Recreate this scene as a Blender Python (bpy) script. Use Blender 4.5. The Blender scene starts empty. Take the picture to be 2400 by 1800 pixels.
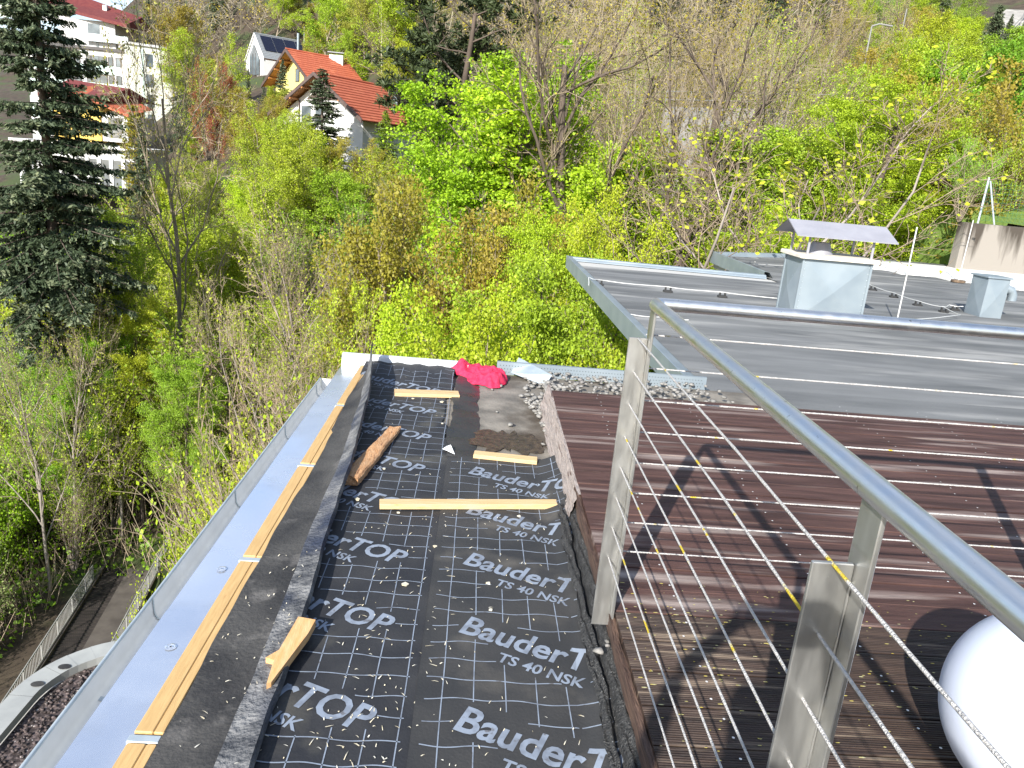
import bpy, bmesh, math, random
import numpy as np
from mathutils import Vector, Matrix

# ------------------------------------------------------------------ camera, world, sun, exposure
SC = bpy.context.scene
COL = SC.collection
F = 1800.0                                       # focal length in pixels of a 2400 px wide frame
def _n(v):
    v = np.array(v, float); return v / np.linalg.norm(v)
_d = _n([624 - 1200, 7200 - 900, F]); _y = _n([1139 - 1200, 385 - 900, F])
_y = _n(_y - _d * (_d @ _y)); _z = -_d; _x = np.cross(_y, _z)
RW = np.stack([_x, _y, _z]); CAM = np.array([0, 0, 1.5])
cd = bpy.data.cameras.new('camera'); cam = bpy.data.objects.new('camera', cd); COL.objects.link(cam)
cd.sensor_width = 36; cd.lens = F / 2400 * 36; cd.clip_start = 0.05; cd.clip_end = 3000
_m = Matrix.Identity(4)
for i in range(3):
    _m[i][0] = RW[i][0]; _m[i][1] = -RW[i][1]; _m[i][2] = -RW[i][2]; _m[i][3] = CAM[i]
cam.matrix_world = _m; SC.camera = cam

SUNV = _n([-0.844, -1.826, 1.11])                # towards the sun
w = bpy.data.worlds.new('World'); SC.world = w; w.use_nodes = True
nt = w.node_tree; bg = nt.nodes['Background']
sky = nt.nodes.new('ShaderNodeTexSky'); sky.sky_type = 'NISHITA'; sky.sun_disc = False
sky.sun_elevation = math.asin(SUNV[2]); sky.sun_rotation = math.atan2(SUNV[0], SUNV[1])
sky.altitude = 600; sky.air_density = 1.0; sky.dust_density = 1.0; sky.ozone_density = 1.5
bg.inputs['Strength'].default_value = 0.125
# scattered fair-weather cloud over the whole dome
tc = nt.nodes.new('ShaderNodeTexCoord'); mp = nt.nodes.new('ShaderNodeMapping'); mp.inputs['Scale'].default_value = (1.0, 1.0, 2.2)
cn = nt.nodes.new('ShaderNodeTexNoise'); cn.inputs['Scale'].default_value = 2.6; cn.inputs['Detail'].default_value = 7; cn.inputs['Roughness'].default_value = 0.55
cr = nt.nodes.new('ShaderNodeMapRange'); cr.inputs[1].default_value = 0.50; cr.inputs[2].default_value = 0.72; cr.inputs[4].default_value = 0.85
cm = nt.nodes.new('ShaderNodeMix'); cm.data_type = 'RGBA'; cm.inputs[7].default_value = (7.5, 7.7, 8.0, 1)
nt.links.new(tc.outputs['Generated'], mp.inputs[0]); nt.links.new(mp.outputs[0], cn.inputs[0]); nt.links.new(cn.outputs['Fac'], cr.inputs[0])
nt.links.new(cr.outputs[0], cm.inputs[0]); nt.links.new(sky.outputs[0], cm.inputs[6]); nt.links.new(cm.outputs[2], bg.inputs[0])
sl = bpy.data.lights.new('sun', 'SUN'); sl.energy = 5.0; sl.angle = math.radians(0.53); sl.color = (1.0, 0.955, 0.88)
so = bpy.data.objects.new('sun', sl); COL.objects.link(so)
so.rotation_euler = Vector(SUNV).to_track_quat('Z', 'Y').to_euler()
vs = SC.view_settings
vs.view_transform = 'Standard'; vs.look = 'None'; vs.gamma = 1.0; vs.use_curve_mapping = False; vs.exposure = 0.88

cy_ = SC.cycles; cy_.max_bounces = 6; cy_.diffuse_bounces = 3; cy_.glossy_bounces = 3; cy_.transmission_bounces = 3; cy_.caustics_reflective = False; cy_.caustics_refractive = False

def ray(u, v): return RW @ _n([u - 1200, v - 900, F])
def onz(u, v, z): r = ray(u, v); return CAM + r * ((z - CAM[2]) / r[2])
def ony(u, v, y): r = ray(u, v); return CAM + r * ((y - CAM[1]) / r[1])
def hor(u): return 390 + (u - 1247) * 0.0914
def pxof(p):
    c = RW.T @ (np.array(p, float) - CAM); return 1200 + F * c[0] / c[2], 900 + F * c[1] / c[2]

# ------------------------------------------------------------------ helpers
def tag(o, label=None, cat=None, group=None, kind=None):
    if label: o['label'] = label
    if cat: o['category'] = cat
    if group: o['group'] = group
    if kind: o['kind'] = kind
    return o
def empty(name, loc=(0, 0, 0), rz=0.0):
    o = bpy.data.objects.new(name, None); COL.objects.link(o)
    o.location = loc; o.rotation_euler = (0, 0, rz); o.empty_display_size = 0.1
    return o
def link(name, me, parent=None, loc=None):
    o = bpy.data.objects.new(name, me); COL.objects.link(o)
    if parent is not None: o.parent = parent
    if loc is not None: o.location = loc
    return o
class MB:
    """collects polygons; .build() links them as one mesh object"""
    def __init__(s): s.v = []; s.f = []; s.sm = []
    def add(s, vs, fs, smooth=False):
        b = len(s.v); s.v += [tuple(map(float, p)) for p in vs]
        s.f += [tuple(b + i for i in f) for f in fs]; s.sm += [smooth] * len(fs); return s
    def box(s, a, b, M=None):
        (x0, y0, z0), (x1, y1, z1) = a, b
        p = [(x0, y0, z0), (x1, y0, z0), (x1, y1, z0), (x0, y1, z0), (x0, y0, z1), (x1, y0, z1), (x1, y1, z1), (x0, y1, z1)]
        if M is not None: p = [tuple(M @ Vector(q)) for q in p]
        return s.add(p, [(0, 3, 2, 1), (4, 5, 6, 7), (0, 1, 5, 4), (1, 2, 6, 5), (2, 3, 7, 6), (3, 0, 4, 7)])
    def bbox(s, a, b, c=0.004, M=None):
        """box with chamfered vertical/top edges (cheap bevel)"""
        (x0, y0, z0), (x1, y1, z1) = a, b
        r0 = [(x0, y0 + c, z0), (x0 + c, y0, z0), (x1 - c, y0, z0), (x1, y0 + c, z0), (x1, y1 - c, z0), (x1 - c, y1, z0), (x0 + c, y1, z0), (x0, y1 - c, z0)]
        r1 = [(p[0], p[1], z1 - c) for p in r0]
        cx, cy = (x0 + x1) / 2, (y0 + y1) / 2
        r2 = [(p[0] + (c if p[0] < cx else -c) * 0.9, p[1] + (c if p[1] < cy else -c) * 0.9, z1) for p in r0]
        p = r0 + r1 + r2
        if M is not None: p = [tuple(M @ Vector(q)) for q in p]
        fs = [tuple(range(7, -1, -1)), tuple(range(16, 24))]
        for k in (0, 8):
            for i in range(8): fs.append((k + i, k + (i + 1) % 8, k + 8 + (i + 1) % 8, k + 8 + i))
        return s.add(p, fs)
    def prism(s, poly, z0, z1):
        n = len(poly)
        p = [(q[0], q[1], z0) for q in poly] + [(q[0], q[1], z1) for q in poly]
        return s.add(p, [tuple(range(n - 1, -1, -1)), tuple(range(n, 2 * n))] + [(i, (i + 1) % n, n + (i + 1) % n, n + i) for i in range(n)])
    def tube(s, pts, r, n=8, cap=True, smooth=True):
        pts = [Vector(p) for p in pts]; m = len(pts)
        rs = r if isinstance(r, (list, tuple)) else [r] * m
        vs = []; prev = None
        for i, p in enumerate(pts):
            t = (pts[min(i + 1, m - 1)] - pts[max(i - 1, 0)]).normalized()
            if prev is None:
                a = t.orthogonal().normalized()
            else:
                a = (prev - t * prev.dot(t)).normalized()
            prev = a; b = t.cross(a)
            for k in range(n):
                an = 2 * math.pi * k / n
                vs.append(p + (a * math.cos(an) + b * math.sin(an)) * rs[i])
        fs = [(i * n + k, i * n + (k + 1) % n, (i + 1) * n + (k + 1) % n, (i + 1) * n + k) for i in range(m - 1) for k in range(n)]
        s.add(vs, fs, smooth)
        if cap: s.add(vs[:n], [tuple(range(n - 1, -1, -1))]); s.add(vs[-n:], [tuple(range(n))])
        return s
    def grid(s, fn, nu, nv, smooth=True, flip=False):
        vs = [fn(i / nu, j / nv) for j in range(nv + 1) for i in range(nu + 1)]
        q = lambda i, j: j * (nu + 1) + i
        fs = [(q(i, j), q(i + 1, j), q(i + 1, j + 1), q(i, j + 1)) for j in range(nv) for i in range(nu)]
        if flip: fs = [f[::-1] for f in fs]
        return s.add(vs, fs, smooth)
    def mesh(s, name, mat, origin=(0, 0, 0)):
        me = bpy.data.meshes.new(name)
        o = origin
        me.from_pydata([(p[0] - o[0], p[1] - o[1], p[2] - o[2]) for p in s.v], [], s.f)
        me.polygons.foreach_set('use_smooth', s.sm)
        for m in (mat if isinstance(mat, (list, tuple)) else [mat]): me.materials.append(m)
        me.update(); return me
    def build(s, name, mat, parent=None, origin=None):
        if origin is None: origin = (0, 0, 0) if parent is None else tuple(parent.location)
        o = link(name, s.mesh(name, mat, origin), parent)
        if parent is None: o.location = origin
        return o
def np_mesh(name, V, Q, mat, smooth=False):
    me = bpy.data.meshes.new(name)
    V = np.asarray(V, np.float32); Q = np.asarray(Q, np.int32); k = Q.shape[1]
    me.vertices.add(len(V)); me.vertices.foreach_set('co', V.ravel())
    me.loops.add(Q.size); me.loops.foreach_set('vertex_index', Q.ravel())
    me.polygons.add(len(Q)); me.polygons.foreach_set('loop_start', np.arange(0, Q.size, k, dtype=np.int32))
    me.polygons.foreach_set('use_smooth', np.full(len(Q), smooth))
    for m in (mat if isinstance(mat, (list, tuple)) else [mat]): me.materials.append(m)
    me.update(calc_edges=True); return me

# ------------------------------------------------------------------ materials
def mat(name, c1, c2=None, rough=0.6, metal=0.0, scale=5.0, stretch=(1, 1, 1), detail=4.0, lo=0.35, hi=0.65, bump=0.0, bscale=None,
        c3=None, scale3=2.0, lo3=0.55, hi3=0.7, stretch3=(1, 1, 1), spec=0.5, rough2=None, world=True):
    m = bpy.data.materials.new(name); m.use_nodes = True; t = m.node_tree; N = t.nodes; L = t.links
    b = N['Principled BSDF']; b.inputs['Roughness'].default_value = rough; b.inputs['Metallic'].default_value = metal
    b.inputs['Specular IOR Level'].default_value = spec
    if world:
        g = N.new('ShaderNodeNewGeometry').outputs['Position']
    else:
        g = N.new('ShaderNodeTexCoord').outputs['Object']
    def noise(sc, st, dt=detail):
        mp = N.new('ShaderNodeMapping'); mp.inputs['Scale'].default_value = st; L.new(g, mp.inputs[0])
        n = N.new('ShaderNodeTexNoise'); n.inputs['Scale'].default_value = sc; n.inputs['Detail'].default_value = dt
        L.new(mp.outputs[0], n.inputs[0]); return n.outputs['Fac']
    def ramp(f, a, bb):
        r = N.new('ShaderNodeMapRange'); r.inputs[1].default_value = a; r.inputs[2].default_value = bb; L.new(f, r.inputs[0]); return r.outputs[0]
    def mix(f, a, bb):
        x = N.new('ShaderNodeMix'); x.data_type = 'RGBA'; L.new(f, x.inputs[0])
        for i, c in ((6, a), (7, bb)):
            if isinstance(c, tuple): x.inputs[i].default_value = c + (1,)
            else: L.new(c, x.inputs[i])
        return x.outputs[2]
    col = c1
    if c2 is not None:
        f = ramp(noise(scale, stretch), lo, hi); col = mix(f, c1, c2)
        if rough2 is not None:
            rr = N.new('ShaderNodeMapRange'); rr.inputs[3].default_value = rough; rr.inputs[4].default_value = rough2
            L.new(f, rr.inputs[0]); L.new(rr.outputs[0], b.inputs['Roughness'])
    if c3 is not None: col = mix(ramp(noise(scale3, stretch3), lo3, hi3), col, c3)
    if isinstance(col, tuple): b.inputs['Base Color'].default_value = col + (1,)
    else: L.new(col, b.inputs['Base Color'])
    if bump:
        bn = N.new('ShaderNodeBump'); bn.inputs['Strength'].default_value = bump; bn.inputs['Distance'].default_value = 0.02
        L.new(noise(bscale or scale * 3, stretch), bn.inputs['Height']); L.new(bn.outputs[0], b.inputs['Normal'])
    return m
def leafmat(name, c1, c2, trans=0.35, hue=0.06, rough=0.55):
    """leaf: random per leaf between two colours, random per tree, light shines through"""
    m = bpy.data.materials.new(name); m.use_nodes = True; t = m.node_tree; N = t.nodes; L = t.links
    N.remove(N['Principled BSDF']); out = N['Material Output']
    ge = N.new('ShaderNodeNewGeometry'); oi = N.new('ShaderNodeObjectInfo')
    x = N.new('ShaderNodeMix'); x.data_type = 'RGBA'; x.inputs[6].default_value = c1 + (1,); x.inputs[7].default_value = c2 + (1,)
    L.new(ge.outputs['Random Per Island'], x.inputs[0])
    hs = N.new('ShaderNodeHueSaturation')
    h = N.new('ShaderNodeMapRange'); h.inputs[3].default_value = 0.5 - hue / 2; h.inputs[4].default_value = 0.5 + hue / 2
    L.new(oi.outputs['Random'], h.inputs[0]); L.new(h.outputs[0], hs.inputs['Hue'])
    vv = N.new('ShaderNodeMath'); vv.operation = 'FRACT'; mu = N.new('ShaderNodeMath'); mu.operation = 'MULTIPLY'; mu.inputs[1].default_value = 17.3
    L.new(oi.outputs['Random'], mu.inputs[0]); L.new(mu.outputs[0], vv.inputs[0])
    v2 = N.new('ShaderNodeMapRange'); v2.inputs[3].default_value = 0.78; v2.inputs[4].default_value = 1.2
    L.new(vv.outputs[0], v2.inputs[0]); L.new(v2.outputs[0], hs.inputs['Value']); L.new(x.outputs[2], hs.inputs['Color'])
    d = N.new('ShaderNodeBsdfDiffuse'); tr = N.new('ShaderNodeBsdfTranslucent'); gl = N.new('ShaderNodeBsdfGlossy'); gl.inputs['Roughness'].default_value = rough
    gl.inputs['Color'].default_value = (0.5, 0.5, 0.5, 1)
    L.new(hs.outputs[0], d.inputs[0]); L.new(hs.outputs[0], tr.inputs[0])
    m1 = N.new('ShaderNodeMixShader'); m1.inputs[0].default_value = trans; L.new(d.outputs[0], m1.inputs[1]); L.new(tr.outputs[0], m1.inputs[2])
    m2 = N.new('ShaderNodeMixShader'); m2.inputs[0].default_value = 0.04; L.new(m1.outputs[0], m2.inputs[1]); L.new(gl.outputs[0], m2.inputs[2])
    L.new(m2.outputs[0], out.inputs[0]); return m

M = {}
M['galv'] = mat('galvanised', (0.235, 0.285, 0.325), (0.29, 0.34, 0.375), rough=0.45, metal=0.3, scale=2.5, detail=2, bump=0.02, c3=(0.42, 0.49, 0.52), scale3=18, lo3=0.74, hi3=0.78)
M['galv_lt'] = mat('galvanised_light', (0.40, 0.47, 0.51), (0.52, 0.58, 0.61), rough=0.42, metal=0.4, scale=9, bump=0.05)
M['sheet'] = mat('sheet_metal', (0.74, 0.79, 0.88), (0.82, 0.86, 0.93), rough=0.13, metal=0.75, scale=2.2, detail=5, rough2=0.34, c3=(0.66, 0.69, 0.74), scale3=4.5, lo3=0.55, hi3=0.85)
M['gutter'] = mat('gutter_metal', (0.70, 0.71, 0.70), (0.78, 0.79, 0.78), rough=0.4, metal=0.1, scale=8, bump=0.03)
M['white_sheet'] = mat('white_coated_sheet', (0.68, 0.70, 0.72), (0.60, 0.63, 0.66), rough=0.35, scale=3)
M['steel'] = mat('stainless_brushed', (0.46, 0.46, 0.445), (0.56, 0.56, 0.54), rough=0.36, metal=0.9, scale=4, stretch=(9, 9, 2), rough2=0.46, bump=0.01, bscale=40,
                 c3=(0.66, 0.65, 0.58), scale3=70, lo3=0.71, hi3=0.75)
M['rail'] = mat('stainless_polished', (0.84, 0.84, 0.83), (0.78, 0.78, 0.77), rough=0.32, metal=1.0, scale=25, rough2=0.42, c3=(0.4, 0.39, 0.36), scale3=60, lo3=0.68, hi3=0.75)
M['cable'] = mat('wire_rope', (0.66, 0.64, 0.62), (0.52, 0.51, 0.50), rough=0.5, metal=0.3, scale=120, bump=0.6, bscale=300, c3=(0.72, 0.55, 0.05), scale3=9, lo3=0.63, hi3=0.66)
M['membrane'] = mat('bitumen_membrane', (0.022, 0.023, 0.027), (0.038, 0.038, 0.040), rough=0.6, scale=5, bump=0.12, bscale=90, c3=(0.10, 0.095, 0.08), scale3=3.2, lo3=0.60, hi3=0.80, spec=0.35)
M['membrane2'] = mat('bitumen_membrane_dusty', (0.030, 0.031, 0.033), (0.048, 0.047, 0.046), rough=0.66, scale=4, bump=0.12, bscale=90, c3=(0.12, 0.11, 0.095), scale3=3.0, lo3=0.58, hi3=0.78, spec=0.35)
M['print'] = mat('light_blue_print', (0.24, 0.28, 0.345), (0.17, 0.195, 0.24), rough=0.6, scale=18, lo=0.45, hi=0.62, c3=(0.12, 0.12, 0.13), scale3=30, lo3=0.62, hi3=0.72)
M['bitumen'] = mat('old_bitumen', (0.022, 0.021, 0.021), (0.060, 0.057, 0.053), rough=0.7, scale=4.5, detail=7, bump=0.35, bscale=60, c3=(0.16, 0.15, 0.14), scale3=7, lo3=0.58, hi3=0.78)
M['bitumen_grey'] = mat('grey_bitumen_edge', (0.045, 0.048, 0.055), (0.21, 0.21, 0.21), rough=0.7, scale=11, detail=8, bump=0.9, bscale=55, c3=(0.022, 0.030, 0.055), scale3=2.6, lo3=0.50, hi3=0.66)
M['bitumen_wet'] = mat('wet_bitumen', (0.018, 0.017, 0.016), (0.045, 0.042, 0.038), rough=0.25, scale=5, rough2=0.6, bump=0.15, bscale=40)
M['oldroof'] = mat('old_roof_skin', (0.13, 0.118, 0.10), (0.25, 0.225, 0.19), rough=0.8, scale=6, bump=0.25, bscale=60, c3=(0.07, 0.055, 0.04), scale3=2.2, lo3=0.48, hi3=0.62)
M['tar'] = mat('granular_tar', (0.022, 0.022, 0.022), (0.06, 0.06, 0.06), rough=0.45, scale=60, bump=0.9, bscale=130, c3=(0.28, 0.28, 0.28), scale3=150, lo3=0.66, hi3=0.7)
M['mud'] = mat('brown_mud', (0.030, 0.020, 0.012), (0.085, 0.058, 0.034), rough=0.35, scale=25, bump=0.5, bscale=60)
M['parapet'] = mat('grey_parapet', (0.17, 0.165, 0.155), (0.25, 0.24, 0.23), rough=0.9, scale=1)
M['dullpole'] = mat('dull_pole', (0.22, 0.22, 0.21), rough=0.7)
M['pine'] = mat('fresh_spruce_wood', (0.58, 0.40, 0.19), (0.64, 0.47, 0.26), rough=0.6, scale=4, stretch=(2, 25, 25), bump=0.08, c3=(0.55, 0.33, 0.14), scale3=5, stretch3=(1, 6, 6), lo3=0.66, hi3=0.74)
M['pine_y'] = mat('fresh_spruce_board', (0.58, 0.385, 0.165), (0.50, 0.32, 0.13), rough=0.6, scale=4, stretch=(25, 2, 25), bump=0.08, c3=(0.45, 0.25, 0.10), scale3=6, stretch3=(6, 1, 6), lo3=0.70, hi3=0.76)
M['oldwood'] = mat('orange_split_wood', (0.46, 0.23, 0.10), (0.60, 0.36, 0.19), rough=0.7, scale=7, stretch=(12, 2, 12), bump=0.5, bscale=20, c3=(0.22, 0.10, 0.05), scale3=9, stretch3=(8, 1, 8), lo3=0.6, hi3=0.7)
M['wedge'] = mat('orange_wedge_wood', (0.66, 0.36, 0.14), (0.72, 0.45, 0.22), rough=0.6, scale=6, stretch=(10, 2, 10), bump=0.15)
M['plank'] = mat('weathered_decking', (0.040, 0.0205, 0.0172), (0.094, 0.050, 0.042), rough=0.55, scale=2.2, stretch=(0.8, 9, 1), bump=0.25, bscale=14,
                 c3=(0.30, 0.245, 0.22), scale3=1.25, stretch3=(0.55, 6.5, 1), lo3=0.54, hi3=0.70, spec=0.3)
M['plank_near'] = mat('dark_decking', (0.020, 0.0125, 0.010), (0.052, 0.033, 0.025), rough=0.5, scale=2.2, stretch=(1, 14, 1), bump=0.25, bscale=14,
                      c3=(0.22, 0.17, 0.125), scale3=2.4, stretch3=(0.8, 12, 1), lo3=0.56, hi3=0.75, spec=0.4)  # near boards: darker brown than the rest, with sparse lighter streaks
M['lichen'] = mat('yellow_lichen', (0.55, 0.42, 0.05), (0.45, 0.43, 0.25), rough=0.8, scale=40)
M['fascia'] = mat('brown_fascia_wood', (0.055, 0.030, 0.022), (0.14, 0.085, 0.06), rough=0.7, scale=4, stretch=(20, 2, 20), bump=0.6, bscale=12)
M['greywood'] = mat('bleached_peeling_wood', (0.30, 0.26, 0.24), (0.46, 0.39, 0.35), rough=0.8, scale=4, stretch=(16, 2, 16), bump=0.7, bscale=9, c3=(0.18, 0.13, 0.11), scale3=6, stretch3=(10, 1, 10), lo3=0.6, hi3=0.68)
M['stone'] = mat('pale_pebble', (0.15, 0.145, 0.135), (0.30, 0.29, 0.27), rough=0.75, scale=25, bump=0.2, c3=(0.2, 0.19, 0.18), scale3=18, lo3=0.55, hi3=0.62)
M['darkgravel'] = mat('dark_roof_gravel', (0.035, 0.025, 0.023), (0.13, 0.10, 0.095), rough=0.8, scale=14, detail=2, lo=0.45, hi=0.62, c3=(0.42, 0.39, 0.37), scale3=19, lo3=0.66, hi3=0.70, bump=1.0, bscale=18)
M['coping'] = mat('coping_metal', (0.34, 0.35, 0.34), (0.42, 0.43, 0.41), rough=0.6, metal=0.1, scale=2.5)
M['screw'] = mat('screw_head', (0.75, 0.73, 0.70), rough=0.4, metal=0.2)
M['roof2'] = mat('grey_roof_felt', (0.098, 0.103, 0.105), (0.185, 0.19, 0.19), rough=0.85, scale=1.1, stretch=(0.5, 2.6, 1), detail=6, bump=0.35, bscale=60, c3=(0.29, 0.29, 0.28), scale3=0.9, stretch3=(0.45, 2.4, 1), lo3=0.52, hi3=0.68)
M['roofwhite'] = mat('pale_roof_sheeting', (0.62, 0.62, 0.60), (0.76, 0.76, 0.75), rough=0.7, scale=2, stretch=(0.5, 4, 1))
M['concrete'] = mat('stained_concrete', (0.40, 0.36, 0.31), (0.52, 0.49, 0.44), rough=0.9, scale=2, stretch=(2.2, 2.2, 0.25), bump=0.3, bscale=30, c3=(0.09, 0.075, 0.06), scale3=2.4, stretch3=(2.6, 2.6, 0.35), lo3=0.50, hi3=0.60)
def stainwall():
    m = bpy.data.materials.new('stained_concrete_wall'); m.use_nodes = True; t = m.node_tree; N = t.nodes; L = t.links; b = N['Principled BSDF']; b.inputs['Roughness'].default_value = 0.9
    g = N.new('ShaderNodeNewGeometry').outputs['Position']; mp = N.new('ShaderNodeMapping'); mp.inputs['Scale'].default_value = (2.6, 2.6, 0.28); L.new(g, mp.inputs[0])
    n = N.new('ShaderNodeTexNoise'); n.inputs['Scale'].default_value = 1.8; n.inputs['Detail'].default_value = 8; L.new(mp.outputs[0], n.inputs[0])
    s = N.new('ShaderNodeSeparateXYZ'); L.new(g, s.inputs[0])
    a = N.new('ShaderNodeMath'); a.operation = 'MULTIPLY_ADD'; a.inputs[1].default_value = 0.30; L.new(s.outputs[2], a.inputs[0]); L.new(n.outputs['Fac'], a.inputs[2])   # run-off dirt comes down from the wall top
    r = N.new('ShaderNodeMapRange'); r.inputs[1].default_value = 0.58; r.inputs[2].default_value = 0.80; L.new(a.outputs[0], r.inputs[0])
    x = N.new('ShaderNodeMix'); x.data_type = 'RGBA'; x.inputs[6].default_value = (0.25, 0.228, 0.20, 1); x.inputs[7].default_value = (0.055, 0.045, 0.035, 1); L.new(r.outputs[0], x.inputs[0]); L.new(x.outputs[2], b.inputs['Base Color'])
    return m
M['concrete'] = stainwall()
M['cap_concrete'] = mat('cream_concrete', (0.60, 0.55, 0.47), (0.70, 0.66, 0.58), rough=0.85, scale=8, bump=0.2)
M['hood'] = mat('grey_hood_sheet', (0.30, 0.30, 0.335), (0.35, 0.35, 0.385), rough=0.45, metal=0.2, scale=4)
M['rust'] = mat('rusty_disc', (0.10, 0.07, 0.05), (0.20, 0.14, 0.09), rough=0.9, scale=15, bump=0.4)
M['plastic'] = mat('dark_plastic', (0.03, 0.03, 0.03), rough=0.6)
M['wire'] = mat('alu_wire', (0.72, 0.72, 0.70), rough=0.4, metal=0.3)
M['darkmetal'] = mat('dark_post', (0.03, 0.035, 0.05), rough=0.5)
M['globe'] = mat('opal_plastic', (0.62, 0.67, 0.78), (0.60, 0.65, 0.77), rough=0.35, scale=2)
M['globe'].node_tree.nodes['Principled BSDF'].inputs['Subsurface Weight'].default_value = 0.35
M['globe'].node_tree.nodes['Principled BSDF'].inputs['Subsurface Radius'].default_value = (0.1, 0.1, 0.1)
M['towel'] = mat('pink_red_towel', (0.62, 0.030, 0.085), (0.70, 0.055, 0.12), rough=0.95, scale=30, bump=0.5, bscale=180, spec=0.1)
M['paper'] = mat('pale_film', (0.75, 0.78, 0.80), rough=0.5)
M['chip'] = mat('wood_shaving', (0.58, 0.50, 0.33), (0.62, 0.60, 0.53), rough=0.7, scale=40)
M['render'] = mat('white_render', (0.66, 0.66, 0.65), (0.58, 0.58, 0.57), rough=0.9, scale=0.8)
M['mint'] = mat('mint_panel', (0.55, 0.72, 0.66), (0.60, 0.75, 0.69), rough=0.8, scale=1)
M['cream'] = mat('cream_render', (0.68, 0.70, 0.60), (0.72, 0.74, 0.65), rough=0.9, scale=0.6)
M['yellow'] = mat('yellow_render', (0.72, 0.52, 0.10), (0.68, 0.50, 0.14), rough=0.9, scale=0.8)
M['palyellow'] = mat('pale_yellow_render', (0.75, 0.68, 0.22), rough=0.9)
M['glass'] = mat('window_glass', (0.05, 0.065, 0.075), (0.16, 0.19, 0.21), rough=0.08, scale=0.5, spec=0.8)
M['frame'] = mat('window_frame', (0.62, 0.62, 0.60), rough=0.6)
M['darkframe'] = mat('dark_frame', (0.06, 0.055, 0.055), rough=0.6)
M['brownwood'] = mat('brown_timber', (0.075, 0.050, 0.045), (0.11, 0.075, 0.065), rough=0.7, scale=3)
M['rafter'] = mat('orange_rafter', (0.42, 0.18, 0.06), (0.36, 0.15, 0.05), rough=0.7, scale=3)
M['redroof'] = mat('dark_red_roof', (0.12, 0.020, 0.022), (0.16, 0.035, 0.03), rough=0.8, scale=2)
M['greyroof'] = mat('grey_sheet_roof', (0.26, 0.28, 0.30), rough=0.5, metal=0.2)
M['solar'] = mat('solar_panel', (0.012, 0.014, 0.028), rough=0.15, spec=0.6)
M['asphalt'] = mat('path_concrete', (0.065, 0.055, 0.048), (0.11, 0.095, 0.083), rough=0.9, scale=1.4, bump=0.3)
M['ramp_dark'] = mat('ribbed_ramp', (0.020, 0.016, 0.014), (0.04, 0.032, 0.028), rough=0.85, scale=2)
M['picket'] = mat('railing_paint', (0.36, 0.36, 0.345), (0.28, 0.28, 0.27), rough=0.5, scale=3)
M['path'] = mat('stony_path', (0.24, 0.23, 0.21), (0.42, 0.40, 0.37), rough=0.9, scale=1.2, bump=0.5)
M['ground'] = mat('forest_floor', (0.040, 0.028, 0.019), (0.075, 0.056, 0.036), rough=0.95, scale=0.9, detail=8, bump=0.6, c3=(0.045, 0.065, 0.018), scale3=0.22, lo3=0.50, hi3=0.62)
M['grass'] = mat('meadow', (0.10, 0.17, 0.025), (0.15, 0.22, 0.04), rough=0.9, scale=4, bump=0.6, bscale=40)
M['facade'] = mat('building_body', (0.50, 0.49, 0.46), (0.46, 0.45, 0.42), rough=0.9, scale=1)
def tilemat():
    m = mat('orange_tiles', (0.44, 0.115, 0.055), (0.37, 0.09, 0.045), rough=0.8, scale=3, c3=(0.50, 0.15, 0.075), scale3=0.7)
    return m
M['tiles'] = tilemat()
M['jacket'] = mat('dark_jacket', (0.03, 0.035, 0.05), rough=0.9); M['skin'] = mat('skin', (0.45, 0.27, 0.19), rough=0.6); M['phone'] = mat('phone_black', (0.02, 0.02, 0.02), rough=0.3)
# bark and leaf
M['bark_tan'] = mat('tan_bark', (0.30, 0.25, 0.19), (0.21, 0.17, 0.125), rough=0.9, scale=3, stretch=(1, 1, 0.2), bump=0.4, world=False)
M['bark_dark'] = mat('dark_bark', (0.075, 0.058, 0.045), (0.13, 0.10, 0.08), rough=0.9, scale=3, stretch=(1, 1, 0.2), bump=0.4, world=False)
M['bark_grey'] = mat('grey_bark', (0.33, 0.29, 0.25), (0.20, 0.17, 0.15), rough=0.9, scale=2.5, stretch=(1, 1, 0.4), bump=0.5, world=False)
M['bark_pale'] = mat('pale_birch_bark', (0.55, 0.50, 0.40), (0.42, 0.38, 0.28), rough=0.85, scale=2, stretch=(1, 1, 0.5), world=False)
M['twig'] = leafmat('twig_wood', (0.40, 0.32, 0.225), (0.27, 0.215, 0.15), trans=0.0, hue=0.02)
M['twig_far'] = leafmat('far_twig_wood', (0.25, 0.21, 0.16), (0.18, 0.155, 0.115), trans=0.0, hue=0.02)
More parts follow.
